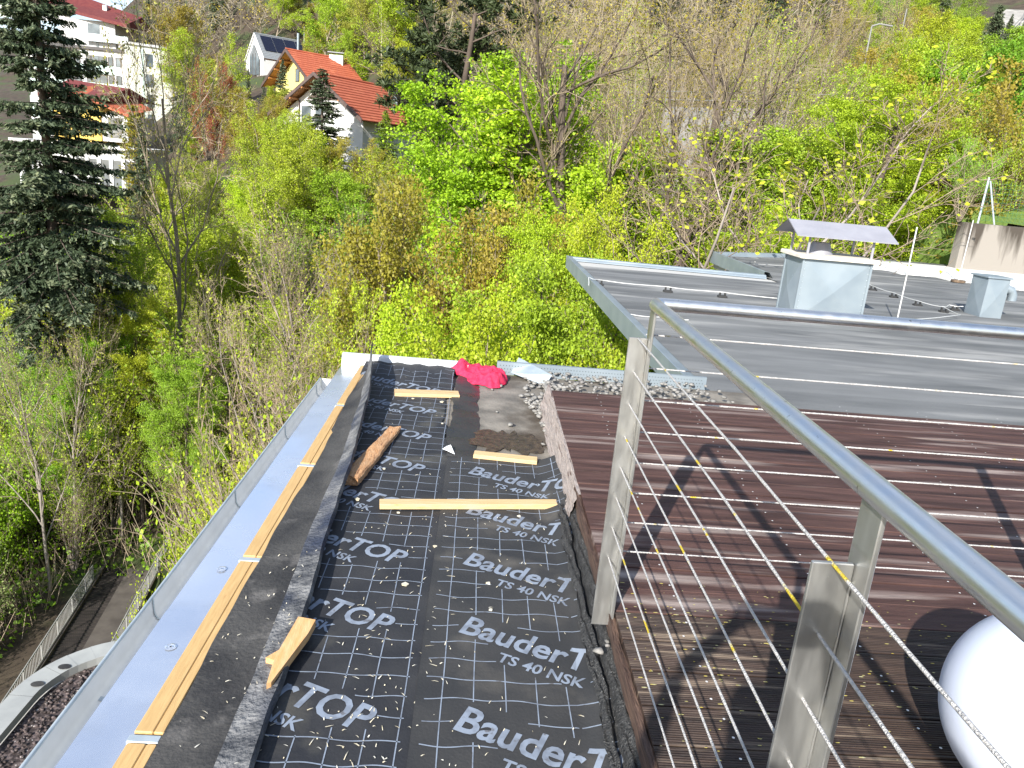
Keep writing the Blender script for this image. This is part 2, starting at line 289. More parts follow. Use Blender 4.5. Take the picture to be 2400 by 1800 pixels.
LM = {
 'bright': leafmat('leaf_bright_green', (0.44, 0.65, 0.030), (0.27, 0.46, 0.025), 0.36, 0.035),
 'yellow': leafmat('leaf_yellow_green', (0.58, 0.68, 0.035), (0.40, 0.50, 0.030), 0.36, 0.035),
 'spring': leafmat('leaf_spring_green', (0.47, 0.58, 0.036), (0.29, 0.38, 0.026), 0.33, 0.04),
 'green': leafmat('leaf_mid_green', (0.31, 0.49, 0.034), (0.18, 0.31, 0.025), 0.32, 0.04),
 'olive': leafmat('leaf_olive_gold', (0.46, 0.41, 0.050), (0.32, 0.28, 0.038), 0.4, 0.025),
 'greygreen': leafmat('leaf_grey_green', (0.32, 0.38, 0.13), (0.22, 0.27, 0.09), 0.35),
 'needle': leafmat('needle_dark', (0.10, 0.135, 0.070), (0.055, 0.080, 0.042), 0.15, 0.03),
 'needle_tip': leafmat('needle_grey_green', (0.27, 0.31, 0.175), (0.16, 0.20, 0.11), 0.2, 0.03),
 'pineneedle': leafmat('needle_pine', (0.095, 0.12, 0.05), (0.05, 0.07, 0.03), 0.15, 0.03),
 'larch': leafmat('needle_larch', (0.46, 0.48, 0.08), (0.32, 0.35, 0.06), 0.4, 0.03),
 'rust': leafmat('leaf_rust_red', (0.34, 0.11, 0.045), (0.24, 0.09, 0.04), 0.3, 0.02),
}

# ------------------------------------------------------------------ terrain
GA = np.array([-2.0, -.9, -.5, -.25, 0, .25, .5, .8, 2.0])
GY = np.array([-60., 0, 15, 30, 60, 90, 120, 160, 250, 400, 900])
GZ = np.array([
 [-17.2]*4 + [-15, -12, -9, -6, 0, 12, 60],
 [-17.2]*4 + [-15, -12, -9, -5, 4, 18, 70],
 [-17.2]*4 + [-13.5, -9, -5, -1, 9, 24, 90],
 [-17.2]*4 + [-10, -0.5, 7, 21, 72, 130, 260],
 [-17.2, -17.2, -17.2, -15, -7, 3, 14, 34, 92, 160, 300],
 [-17.2, -17.2, -17, -12, -2.5, 9, 21, 40, 98, 170, 300],
 [-17.2, -17.2, -9, -3.5, 6, 17, 29, 50, 105, 180, 300],
 [-17.2, -17.2, -4, -1, 9, 20, 33, 55, 110, 185, 300],
 [-17.2, -17.2, -4, -1, 9, 20, 33, 55, 110, 185, 300]])
def terrain(x, y):
    x = np.asarray(x, float); y = np.asarray(y, float)
    a = np.clip(x / np.maximum(y, 12.0), -1.99, 1.99); yy = np.clip(y, -59, 899)
    i = np.clip(np.searchsorted(GA, a) - 1, 0, len(GA) - 2); j = np.clip(np.searchsorted(GY, yy) - 1, 0, len(GY) - 2)
    fa = (a - GA[i]) / (GA[i + 1] - GA[i]); fy = (yy - GY[j]) / (GY[j + 1] - GY[j])
    fa = fa * fa * (3 - 2 * fa)
    z = (GZ[i, j] * (1 - fa) + GZ[i + 1, j] * fa) * (1 - fy) + (GZ[i, j + 1] * (1 - fa) + GZ[i + 1, j + 1] * fa) * fy
    s = np.clip((y - 28) / 20, 0, 1)
    return z + s * (0.5 * np.sin(x * 0.21 + y * 0.13) + 0.35 * np.sin(x * 0.5 - y * 0.37))
def tz(x, y): return float(terrain(x, y))
ys = np.concatenate([np.arange(-60, 20, 8), np.arange(20, 110, 2.0), np.arange(110, 300, 6), np.arange(300, 901, 40)])
xs = np.concatenate([np.arange(-700, -120, 40), np.arange(-120, 140, 2.5), np.arange(140, 701, 40)])
XX, YY = np.meshgrid(xs, ys); ZZ = terrain(XX, YY)
nx, ny = len(xs), len(ys)
idx = np.arange(nx * ny).reshape(ny, nx)
Q = np.stack([idx[:-1, :-1], idx[:-1, 1:], idx[1:, 1:], idx[1:, :-1]], -1).reshape(-1, 4)
tag(link('ground', np_mesh('ground', np.stack([XX, YY, ZZ], -1).reshape(-1, 3), Q, M['ground'], True)), kind='structure')

# ------------------------------------------------------------------ the roof we stand on: body, strip, gutter side
ZM = -0.20                                           # level of the roof skin
body = MB().prism([(-0.98, -6), (5.9, -6), (5.9, 6.30), (-0.98, 6.30)], -17.3, -0.26)
tag(body.build('terrace_building', M['facade'], origin=(2.5, 0, -17.3)), 'pale building body carrying the timber deck and roof strip', 'building')
tag(MB().prism([(-0.80, -6), (5.85, -6), (5.85, 6.27), (-0.80, 6.27)], -0.262, -0.212).build('roof', M['oldroof'], origin=(2.5, 0, -0.26)), kind='structure')

rnd = random.Random(7)
def wob(t, s=0.0, a=1.0): return a * (math.sin(t * 2.3 + s) * 0.5 + math.sin(t * 5.1 + s * 2.1) * 0.3 + math.sin(t * 11.7 + s * 3.3) * 0.2)

# exposed old skin with mud
old = MB(); old.grid(lambda a, b: (0.02 + a * 0.56, 4.22 + b * 2.02, ZM - 0.006 + 0.004 * wob(a * 3 + b * 7, 1)), 14, 40)
tag(old.build('exposed_roof_skin', M['oldroof'], origin=(0.3, 5.2, ZM)), 'bare beige old roof surface between dark sheet and grey fascia', 'roof patch')
def blotch(cx, cy, rx, ry, z, seed, n=72):
    r = np.random.RandomState(seed); t = np.arange(n) * 2 * np.pi / n; f = 1 + sum(1.1 / k * r.randn() * np.sin(k * t + r.rand() * 6) for k in range(2, 14)) * 0.4 + 0.05 * r.randn(n)
    return MB().add([(cx + rx * f[i] * math.cos(t[i]), cy + ry * f[i] * math.sin(t[i]), z) for i in range(n)] + [(cx, cy, z)], [(i, (i + 1) % n, n) for i in range(n)])
tag(blotch(0.27, 4.62, 0.17, 0.26, ZM + 0.0015, 3).build('mud_stain', M['mud'], origin=(0.25, 4.6, ZM)), 'brown muddy patch on the bare beige roof surface', 'mud')
wet = MB(); wet.grid(lambda a, b: ((-0.11 + 0.02 * wob(b * 6, 2)) * (1 - a) + (0.085 + 0.02 * wob(b * 5, 4)) * a, 4.26 + b * 1.9, ZM + 0.010 - 0.014 * a * a + 0.004 * wob(b * 9, 1)), 8, 44)
tag(wet.build('wet_bitumen_strip', M['bitumen_wet'], origin=(0, 5.2, ZM)), 'glossy black wet bitumen strip beside the bare beige roof surface', 'bitumen strip')

# ---- membranes with print
def sheetz_left(x, y):
    z = ZM + 0.003
    if y > 5.7: z += (y - 5.7) * 0.10 + 0.006 * math.sin(x * 38 + y * 9) * min(1, (y - 5.7) / .3)
    return z
def sheetz_right(x, y):
    z = ZM + 0.009 + 0.0015 * math.sin(y * 3.1)
    e = 0.44 + 0.02 * math.sin(y * 2.7 + 0.5)
    if x > e: z += 0.55 * (x - e) ** 1.35 * 1.6 + 0.003 * math.sin(y * 21)
    return z
def sheet(name, mat_, x0, x1, y0, y1, zf, nx_, ny_, edge=None):
    def P(a, b):
        y = y0 + (y1 - y0) * b; xr = x1 + (edge(y) if edge else 0); x = x0 + (xr - x0) * a
        return (x, y, zf(x, y))
    mb = MB(); mb.grid(P, nx_, ny_)
    th = 0.005
    def side(fa):
        v = []
        for i in range(ny_ + 1):
            p = P(fa, i / ny_); v += [p, (p[0], p[1], p[2] - th)]
        mb.add(v, [(2 * i, 2 * i + 1, 2 * i + 3, 2 * i + 2) for i in range(ny_)])
    side(0); side(1)
    v = []
    for i in range(nx_ + 1):
        p = P(i / nx_, 1); v += [p, (p[0], p[1], p[2] - th)]
    mb.add(v, [(2 * i, 2 * i + 1, 2 * i + 3, 2 * i + 2) for i in range(nx_)])
    v = []
    for i in range(nx_ + 1):
        p = P(i / nx_, 0); v += [p, (p[0], p[1], p[2] - th)]
    mb.add(v, [(2 * i, 2 * i + 1, 2 * i + 3, 2 * i + 2) for i in range(nx_)])
    return mb
def redge(y): return 0.012 * wob(y * 2, 3) - (0.04 if 4.9 < y < 5.5 else 0)
mL = sheet('m', None, -0.86, -0.075, -2.0, 6.17, sheetz_left, 20, 110, lambda y: (0 if y < 4.3 else -0.02 - 0.03 * (y > 4.55)) + (redge(y) if y > 4.3 else 0)).build('roofing_membrane', M['membrane'], origin=(-0.45, 2, ZM))
tag(mL, 'black printed roofing sheet running up to the white far upstand', 'roofing sheet')
mR = sheet('m', None, -0.098, 0.575, -2.0, 4.29, sheetz_right, 40, 90, lambda y: 0.012 * wob(y * 3, 1)).build('roofing_membrane', M['membrane2'], origin=(0.25, 1, ZM))
tag(mR, 'dusty printed roofing sheet curling up along the deck fascia', 'roofing sheet')

def text_shape(body_, cap, width):
    """outline font -> flat mesh data with given cap height and width, lower-left corner at 0,0"""
    cu = bpy.data.curves.new('lettering', 'FONT'); cu.body = body_; cu.size = 1; cu.offset = 0.022; cu.resolution_u = 3
    o = bpy.data.objects.new('lettering_tmp', cu); COL.objects.link(o)
    dg = bpy.context.evaluated_depsgraph_get()
    me = bpy.data.meshes.new_from_object(o.evaluated_get(dg)); bpy.data.objects.remove(o)
    co = np.array([v.co[:] for v in me.vertices]); fs = [tuple(p.vertices) for p in me.polygons]
    x0, x1 = co[:, 0].min(), co[:, 0].max()
    y0 = 0.0; y1 = 0.729 if True else co[:, 1].max()
    P = np.stack([(co[:, 0] - x0) / (x1 - x0) * width, (co[:, 1] - y0) / y1 * cap], 1)
    bpy.data.meshes.remove(me); return P, fs
ANG = -math.radians(24)
ux, uy = np.array([math.cos(ANG), math.sin(ANG)]), np.array([-math.sin(ANG), math.cos(ANG)])
def lay_text(parent, PF, org, zf, xmin, xmax, name='lettering', lift=0.002):
    P, fs = PF
    W = np.array(org)[None] + P[:, :1] * ux[None] + P[:, 1:2] * uy[None]
    bm = bmesh.new()
    vs_ = [bm.verts.new((p[0], p[1], 0)) for p in W]
    for f in fs:
        try: bm.faces.new([vs_[i] for i in f])
        except ValueError: pass
    for x in (xmin, xmax):
        s = 1 if x == xmax else -1
        bmesh.ops.bisect_plane(bm, geom=bm.verts[:] + bm.edges[:] + bm.faces[:], plane_co=(x, 0, 0), plane_no=(s, 0, 0), clear_outer=True)
    if not bm.faces: bm.free(); return None
    for x in np.arange(0.42, 0.60, 0.012):
        if xmin < x < xmax: bmesh.ops.bisect_plane(bm, geom=bm.verts[:] + bm.edges[:] + bm.faces[:], plane_co=(x, 0, 0), plane_no=(1, 0, 0))
    for yv in np.arange(5.7, 6.2, 0.06):
        bmesh.ops.bisect_plane(bm, geom=bm.verts[:] + bm.edges[:] + bm.faces[:], plane_co=(0, yv, 0), plane_no=(0, 1, 0))
    o = parent.location
    ys_ = [v.co.y for v in bm.verts]
    for v in bm.verts: v.co = (v.co.x - o[0], v.co.y - o[1], zf(v.co.x, v.co.y) + lift - o[2])
    bmesh.ops.recalc_face_normals(bm, faces=bm.faces[:])
    me = bpy.data.meshes.new(name); bm.to_mesh(me); bm.free(); me.materials.append(M['print'])
    return link(name, me, parent)
big = text_shape('BauderTOP', 0.118, 0.690); small = text_shape('TS 40 NSK', 0.054, 0.325)
for k in range(-2, 4):
    y = 2.504 + 0.509 * k
    if y > 4.25: continue
    lay_text(mR, big, (0.030, y), sheetz_right, -0.09, 0.572)
    lay_text(mR, small, (0.166, y - 0.160), sheetz_right, -0.09, 0.572)
for k in range(-3, 8):
    y = 2.757 + 0.509 * k
    if y > 6.3: continue
    xo = -0.878
    lay_text(mL, big, (xo, y), sheetz_left, -0.85, -0.115)
    lay_text(mL, small, (xo + 0.136, y - 0.160), sheetz_left, -0.85, -0.115)
def in_text(x, y, org, pad=0.012):
    d = np.array([x - org[0], y - org[1]]); a, b = d @ ux, d @ uy
    return (-pad < a < 0.69 and -pad < b < 0.118 + pad) or (0.17 < a < 0.52 and -0.095 < b < -0.015)
def gridlines(parent, xl, xr, y0, y1, x_first, dx, y_first, dy, zf, orgs, seed):
    mb = MB(); r = random.Random(seed); hw = 0.0020
    def emit(pts, vert):
        if len(pts) < 2: return
        v = []
        for (x, y) in pts:
            for s in (-1, 1):
                X, Y = (x + s * hw, y) if vert else (x, y + s * hw * 1.2)
                v.append((X, Y, zf(X, Y) + 0.0018))
        mb.add(v, [(2 * i, 2 * i + 1, 2 * i + 3, 2 * i + 2) if not vert else (2 * i, 2 * i + 2, 2 * i + 3, 2 * i + 1) for i in range(len(pts) - 1)])
    def run(pts, vert):
        cur = []
        for p in pts:
            if any(in_text(p[0], p[1], o) for o in orgs): emit(cur, vert); cur = []
            else: cur.append(p)
        emit(cur, vert)
    x = x_first
    while x < xr:
        run([(x + 0.0012 * math.sin(t * 9 + x * 40), t) for t in np.arange(y0, y1, 0.02)], True); x += dx
    y = y_first
    while y < y1:
        ph = r.random() * 9; am = 0.003 + 0.003 * r.random()
        run([(t, y + am * math.sin(t * 31 + ph) + 0.004 * math.sin(t * 9 + ph)) for t in np.arange(xl, xr, 0.014)], False); y += dy
    return mb.build('grid_print', M['print'], parent)
gridlines(mR, -0.07, 0.57, 1.0, 4.27, -0.013, 0.105, 2.438 - 0.103 * 14, 0.103, sheetz_right, [(0.030, 2.504 + 0.509 * k) for k in range(-4, 4)], 3)
gridlines(mL, -0.84, -0.115, 1.0, 6.12, -0.745, 0.1015, 2.442 - 0.1015 * 14, 0.1015, sheetz_left, [(-0.878, 2.757 + 0.509 * k) for k in range(-4, 8)], 4)

# pale dusty smear near the camera
# ---- bitumen flap on the gutter side
FE = [(1.0, -0.50, -.150), (1.762, -0.522, -.15), (2.037, -0.532, -.15), (2.362, -0.537, -.14), (2.9, -0.568, -.13), (3.508, -0.593, -.11), (4.143, -0.617, -.08), (4.911, -0.665, -.04), (5.468, -0.722, 0.0), (6.06, -0.807, 0.045)]
fy = [p[0] for p in FE]
def flap_edge(y): return float(np.interp(y, fy, [p[1] for p in FE])) + 0.006 * wob(y * 2.2, 1), float(np.interp(y, fy, [p[2] for p in FE])) + 0.004 * wob(y * 3, 2)
XT = -0.818                                           # right edge of the timber
def flapP(a, y):
    ex, ez = flap_edge(y); xl = XT - 0.012 * wob(y * 1.3, 5) - (0.02 if y > 4.5 else 0)
    t = a
    x = xl + (ex - xl) * t
    zl = -0.178
    z = zl + (ez - zl) * (t ** 2.2) + 0.004 * wob(y * 4 + a * 5, 3) * (1 - abs(2 * a - 1))
    return (x, y, z)
ysf = np.linspace(-1.5, 6.06, 120)
fl = empty('bitumen_flap', (-0.68, 2, -0.18)); tag(fl, 'old black bitumen flap curling up beside the yellow battens', 'bitumen flap')
mb = MB(); mb.grid(lambda a, b: flapP(a * 0.66, ysf[0] + (ysf[-1] - ysf[0]) * b), 8, 150); mb.build('black_web', M['bitumen'], fl)
mb = MB(); mb.grid(lambda a, b: tuple(np.array(flapP(0.66 + 0.34 * a, -1.5 + 7.56 * b)) + np.array([0, 0, 0.003])), 6, 220)
mb.grid(lambda a, b: tuple(np.array(flapP(1, -1.5 + 7.56 * b)) + np.array([0.004 * a + 0.006 * math.sin(a * 3.14), 0, 0.003 - 0.045 * a])), 3, 220, flip=True)
mb.build('grey_edge', M['bitumen_grey'], fl)
# underside, so the flap is a solid strip
mb = MB(); mb.grid(lambda a, b: tuple(np.array(flapP(a, -1.5 + 7.56 * b)) - np.array([0, 0, 0.012])), 8, 120, flip=True); mb.build('underside', M['bitumen'], fl)

# ---- timber battens with joints, straps
def batten(y0, y1, x0, x1, z1=-0.180):
    b = MB().bbox((x0, y0, -0.215), (x1, y1, z1), 0.003)
    return b
cuts = [-1.6, 0.86, 1.872, 2.12, 2.915, 3.955, 5.035, 6.12]
first = True
names = ['gold timber batten closest to the camera under the gutter strap', 'long gold timber batten between the two closest gutter straps', 'gold timber batten right after the short cut piece', 'gold timber batten in the middle of the roof edge', 'gold timber batten mostly hidden by the rising flap', 'thin showing gold timber batten at the white far upstand', 'far end timber batten under the flap']
straps = [1.884, 2.929, 3.971, 5.052]
prev = -1.6; bi = 0
for yb in [0.9] + straps + [6.12]:
    e = empty('timber_batten', (-0.86, (prev + yb) / 2, -0.2)); 
    tag(e, 'gold timber batten along the gutter flashing, number %s from the camera' % ['zero', 'one', 'two', 'three', 'four', 'five'][bi], 'batten', 'timber battens along the gutter')
    for (x0, x1, dz) in ((-0.898, -0.8435, 0), (-0.8425, XT + 0.006, -0.0006)):
        MB().bbox((x0, prev + 0.004, -0.215), (x1, yb - 0.022 if yb < 6 else yb, -0.180 + dz), 0.003).build('plank', M['pine_y'], e)
    prev = yb + 0.018; bi += 1
lab = ['closest to the camera', 'second from the camera', 'third from the camera', 'fourth from the camera']
for i, y in enumerate(straps):
    s = MB().bbox((-0.905, y - 0.017, -0.215), (XT + 0.004, y + 0.013, -0.182), 0.002)
    tag(s.build('gutter_strap', M['galv_lt'], origin=(-0.86, y, -0.2)), 'galvanised gutter strap let into the battens, ' + lab[i], 'metal strap', 'gutter straps')

# ---- flat flashing (lapped sheets) and gutter
for i, (y0, y1, l) in enumerate(((-2.0, 2.55, 'glossy blue-grey edge flashing sheet closest to the camera'), (2.53, 6.17, 'glossy blue-grey edge flashing sheet running to the white far end'))):
    dz = 0.0025 * (1 - i)
    m_ = MB()
    def P(a, b, y0=y0, y1=y1, dz=dz):
        y = y0 + (y1 - y0) * b; x = -1.058 + a * 0.158
        return (x, y, -0.2035 + 0.004 * a + dz + 0.0006 * math.sin(y * 3.1 + a * 2) + 0.0005 * math.sin(y * 7.7))
    m_.grid(P, 6, 60)
    m_.add([(-1.058, y0, -0.2035 + dz), (-1.058, y1, -0.2035 + dz), (-1.061, y1, -0.235), (-1.061, y0, -0.235)], [(0, 1, 2, 3)])
    m_.add([(-1.058, y0, -0.2035 + dz), (-0.9, y0, -0.1995 + dz), (-0.9, y0, -0.204), (-1.058, y0, -0.208)], [(0, 3, 2, 1)])
    fo = m_.build('edge_flashing', M['sheet'], origin=(-0.98, (y0 + y1) / 2, -0.2)); tag(fo, l, 'metal flashing')
    for yy in ((2.33,) if i == 0 else (2.86,)):
        d = MB()
        for (r0, r1, z0, z1) in ((0.020, 0.014, 0, 0.0015), (0.014, 0.011, 0.0015, -0.0005), (0.011, 0.004, -0.0005, 0.001)):
            d.grid(lambda a, b: (-0.957 + (r0 + (r1 - r0) * b) * math.cos(a * 6.2832), yy + (r0 + (r1 - r0) * b) * math.sin(a * 6.2832), -0.196 + z0 + (z1 - z0) * b), 20, 1)
        d.build('rivet_boss', M['sheet'], fo)
gp = [(-1.062, -0.225), (-1.066, -0.262), (-1.078, -0.286), (-1.10, -0.295), (-1.122, -0.288), (-1.134, -0.266), (-1.137, -0.215), (-1.1375, -0.200)]
g = empty('roof_gutter', (-1.1, 2, -0.25)); tag(g, 'long pale metal rain gutter along the roof edge', 'gutter')
for (y0, y1, o_) in ((-2.0, 1.86, 0.0), (1.80, 5.72, 0.0012)):
    m_ = MB(); n = len(gp)
    v = [(p[0] - (o_ if i > 3 else 0), y, p[1] + o_) for y in np.linspace(y0, y1, 12) for i, p in enumerate(gp)]
    m_.add(v, [(j * n + i, j * n + i + 1, (j + 1) * n + i + 1, (j + 1) * n + i) for j in range(11) for i in range(n - 1)], True)
    v2 = [(p[0] - 0.0015 * (1 if i > 2 else -1), y, p[1] - 0.0015) for y in np.linspace(y0, y1, 12) for i, p in enumerate(gp)]
    m_.add(v2, [(j * n + i, (j + 1) * n + i, (j + 1) * n + i + 1, j * n + i + 1) for j in range(11) for i in range(n - 1)], True)
    m_.build('trough', M['gutter'], g)
MB().tube([(-1.141, -2, -0.199), (-1.141, 5.72, -0.199)], 0.0065, 8).build('rolled_rim', M['galv_lt'], g)
MB().add([(p[0], 5.72, p[1]) for p in gp] + [(-1.06, 5.72, -0.2)], [tuple(range(9))]).build('end_cap', M['gutter'], g)
for y in (1.66, 2.62, 3.62, 4.62, 5.55):
    MB().tube([(p[0] * 1 + 0.002, y, p[1] + 0.004) for p in gp[3:]], 0.003, 5).build('bracket', M['galv_lt'], g)
m_ = MB(); v = [(p[0] - 0.003 * (i > 3) + 0.003 * (i <= 3), y, p[1] + 0.0035) for y in (2.155, 2.175) for i, p in enumerate(gp)]
m_.add(v, [(i, i + 1, n + i + 1, n + i) for i in range(n - 1)]); m_.build('solder_joint', M['galv_lt'], g)

# ---- far white upstand
up = empty('verge_upstand', (-0.55, 6.2, ZM)); tag(up, 'white bent sheet metal upstand closing the far end of the roof strip', 'metal upstand')
def upst(x0, x1, z0):
    m_ = MB()
    prof = [(6.158, z0), (6.172, -0.115), (6.19, -0.108), (6.225, -0.108), (6.232, -0.22)]
    v = [(x, y, z) for x in np.linspace(x0, x1, 8) for (y, z) in prof]
    m_.add(v, [(j * 5 + i, j * 5 + i + 1, (j + 1) * 5 + i + 1, (j + 1) * 5 + i) for j in range(7) for i in range(4)][::1])
    m_.add([(x0, 6.158, z0), (x0, 6.172, -.115), (x0, 6.225, -.108), (x0, 6.232, -.22)], [(0, 1, 2, 3)])
    m_.add([(x1, 6.158, z0), (x1, 6.172, -.115), (x1, 6.225, -.108), (x1, 6.232, -.22)], [(3, 2, 1, 0)])
    return m_
upst(-1.06, -0.45, -0.205).build('front_sheet', M['white_sheet'], up)
upst(-0.452, -0.085, -0.2).build('front_sheet', M['white_sheet'], up)
MB().add([(-0.085, 6.16, -0.2), (-0.03, 6.11, -0.2), (-0.02, 6.15, -0.12), (-0.085, 6.2, -0.108)], [(0, 1, 2, 3)]).build('folded_corner', M['white_sheet'], up)

# ------------------------------------------------------------------ loose things on the strip
def board(name, pa, pb, wdt, th, m_, label, z0, cat='board', jag=0.0, group=None):
    pa = np.array(pa); pb = np.array(pb); L = np.linalg.norm(pb - pa); ang = math.atan2(pb[1] - pa[1], pb[0] - pa[0])
    Mx = Matrix.Translation((pa[0], pa[1], z0)) @ Matrix.Rotation(ang, 4, 'Z')
    mb = MB(); mb.bbox((0, -wdt, 0), (L, 0, th), 0.002, Mx)
    o = mb.build(name, m_, origin=((pa[0] + pb[0]) / 2, (pa[1] + pb[1]) / 2, z0)); tag(o, label, cat, group); return o
board('pine_lath', (-0.553, 5.505), (-0.080, 5.575), 0.115, 0.022, M['pine'], 'short wide yellow pine board beyond the split brown plank', ZM + 0.004)
board('pine_lath', (0.062, 4.335), (0.440, 4.300), 0.075, 0.022, M['pine'], 'short yellow pine board at the far edge of the dusty sheet', ZM + 0.012)
board('pine_lath', (-0.405, 3.560), (0.510, 3.700), 0.066, 0.026, M['pine'], 'longest pale pine board lying across both roofing sheets', ZM + 0.011)

# split old plank: an irregular splintered body
def splinter(name, pa, pb, w0, w1, th, seed, m_, label):
    r = random.Random(seed); pa = np.array(pa, float); pb = np.array(pb, float); d = pb - pa; L = np.linalg.norm(d); d /= L; nrm = np.array([-d[1], d[0]])
    n = 26; ring = 10; vs = []
    for i in range(n + 1):
        t = i / n; c = pa + d * L * t; ww = (w0 + (w1 - w0) * t) * (1 + 0.06 * math.sin(t * 9 + seed)); 
        tt = th * (1 - 0.25 * t + 0.08 * math.sin(t * 13))
        for k in range(ring):
            an = 2 * math.pi * k / ring + 0.31; cx, cz = math.cos(an), math.sin(an)
            sx = math.copysign(abs(cx) ** 0.45, cx); sz = math.copysign(abs(cz) ** 0.45, cz)
            jag = (r.uniform(-.02, .06) if i in (0, n) else 0) + 0.0
            j = 1 + r.uniform(-.06, .06)
            p = c + nrm * sx * ww / 2 * j + d * jag * (1 if i == n else -0.5)
            vs.append((p[0], p[1], ZM + 0.006 + tt * 0.5 + sz * tt * 0.5 * (1 + r.uniform(-.05, .05) * (sz > 0))))
    mb = MB(); mb.add(vs, [(i * ring + k, i * ring + (k + 1) % ring, (i + 1) * ring + (k + 1) % ring, (i + 1) * ring + k) for i in range(n) for k in range(ring)])
    mb.add(vs[:ring], [tuple(range(ring - 1, -1, -1))])
    c = pb; tip = vs[-ring:]
    mb.add(tip + [tuple(np.mean(np.array(tip), 0) - np.array([d[0], d[1], 0]) * 0.05)], [(k, (k + 1) % ring, ring) for k in range(ring)])
    o = mb.build(name, m_, origin=(float((pa + pb)[0] / 2), float((pa + pb)[1] / 2), ZM)); return tag(o, label, 'plank')
splinter('split_plank', (-0.590, 3.77), (-0.455, 4.60), 0.110, 0.075, 0.050, 5, M['oldwood'], 'splintered reddish brown old plank leaning at the bitumen flap')
# wedge offcut
wd = MB(); zt = ZM + 0.004
P0 = [(-0.553, 2.460), (-0.488, 2.447), (-0.496, 2.365), (-0.553, 2.095), (-0.565, 2.085), (-0.574, 2.205), (-0.603, 2.217), (-0.571, 2.262)]
wd.prism(P0[::-1], zt + 0.03, zt + 0.062)
tag(wd.build('wedge_offcut', M['wedge'], origin=(-0.55, 2.3, zt)), 'orange wedge-shaped wood offcut with a broken knot by the flap', 'wood offcut')
# scrap of film at the seam
tag(MB().add([(-0.135, 4.375, ZM + 0.012), (-0.105, 4.33, ZM + 0.02), (-0.055, 4.295, ZM + 0.014), (-0.085, 4.37, ZM + 0.045), (-0.11, 4.41, ZM + 0.02)], [(0, 1, 3, 4), (1, 2, 3)]).build('film_scrap', M['paper'], origin=(-0.1, 4.35, ZM)), 'torn scrap of pale blue backing film at the sheet seam', 'film scrap')

# towel: crumpled cloth as a displaced, folded patch
def towel():
    """crumpled cloth: heap with sharp ridged folds and a rolled tail"""
    r = np.random.RandomState(4); nu_, nv_ = 110, 60
    th, rad = np.meshgrid(np.linspace(0, 2 * np.pi, nu_), np.linspace(0, 1, nv_))
    R = 0.138 + 0.025 * np.sin(2 * th + 2.4) + 0.012 * np.sin(5 * th + 1) + 0.005 * np.sin(13 * th)
    tail = np.exp(-((th - 2.62) / 0.30) ** 2) * 0.20
    X = (R * 1.12 + tail) * rad * np.cos(th); Y = (R * 1.75 + tail * 0.9) * rad * np.sin(th)
    base = np.clip(1 - rad ** 2.6, 0, 1)
    h = 0.075 * base * (0.75 + 0.35 * np.cos(th + 0.4))
    wx = X + 0.05 * np.sin(Y * 14 + 1) + 0.03 * np.sin(Y * 31); wy = Y * 0.6 + 0.04 * np.sin(X * 19 + 2)
    for k in range(6):
        an = 0.5 + k * 0.55 + r.uniform(-.2, .2); fr = r.uniform(16, 34)
        s = np.sin((wx * np.cos(an) + wy * np.sin(an)) * fr + r.uniform(0, 6)); ridge = 1 - np.abs(s)
        h += (0.022 if k < 3 else 0.012) * ridge ** 1.6 * base ** .5
    h *= 1 - 0.3 * np.exp(-((th - 2.62) / 0.34) ** 2) * (rad > .3)
    h += 0.05 * np.exp(-((X + 0.20) ** 2 / 0.0016 + (Y - .12) ** 2 / 0.006))
    Z = np.where(rad > .985, 0.0, np.maximum(h, 0.008))
    V = np.stack([X + 0.125, Y + 6.03, Z + ZM + 0.004 + 0.05 * np.clip((Y - .05) * 6, 0, 1)], -1).reshape(-1, 3)
    ix = np.arange(nu_ * nv_).reshape(nv_, nu_)
    Q = np.stack([ix[:-1, :-1], ix[1:, :-1], ix[1:, 1:], ix[:-1, 1:]], -1).reshape(-1, 4)
    o = np.array([0.125, 6.03, ZM])
    ob = link('towel', np_mesh('towel', V - o, Q, M['towel'], True), loc=o)
    return tag(ob, 'crumpled pink-red towel lying at the end of the white upstand', 'towel')
towel()

# wood shavings on the sheets: uncountable
def shavings():
    r = np.random.RandomState(3); mb = MB(); N_ = 430
    for i in range(N_):
        c = r.rand()
        if c < 0.5: x, y = r.uniform(-0.55, 0.45), r.uniform(1.6, 3.5)
        elif c < 0.7: x, y = r.normal(-0.2, 0.10), r.normal(2.1, 0.35)
        elif c < 0.85: x, y = r.uniform(-0.8, -0.56), r.uniform(1.6, 3.0)
        else: x, y = r.uniform(-0.55, 0.45), r.uniform(3.5, 5.9)
        if y > 4.2 and x > -0.1: continue
        if -0.8 < x < -0.56:
            t = np.clip((x - XT) / (flap_edge(y)[0] - XT), 0, 1); z = flapP(t, y)[2] + 0.005
            if x > flap_edge(y)[0]: continue
        else: z = (sheetz_right(x, y) if x > -0.095 else sheetz_left(x, y)) + 0.003
        L = abs(r.normal(0.004, 0.005)) + 0.002; W = r.uniform(0.0008, 0.0022); a = r.uniform(0, 3.14); h = r.uniform(0, 0.004)
        d = np.array([np.cos(a), np.sin(a)]) * L; q = np.array([-np.sin(a), np.cos(a)]) * W
        p = [(x - d[0] - q[0], y - d[1] - q[1], z), (x - q[0], y - q[1], z + h), (x + d[0], y + d[1], z), (x + q[0], y + q[1], z + h), (x - d[0] + q[0], y - d[1] + q[1], z)]
        mb.add(p, [(0, 1, 3, 4), (1, 2, 3)])
    tag(mb.build('wood_shavings', M['chip']), 'pale wood shavings strewn over the black sheets', 'shavings', kind='stuff')
shavings()
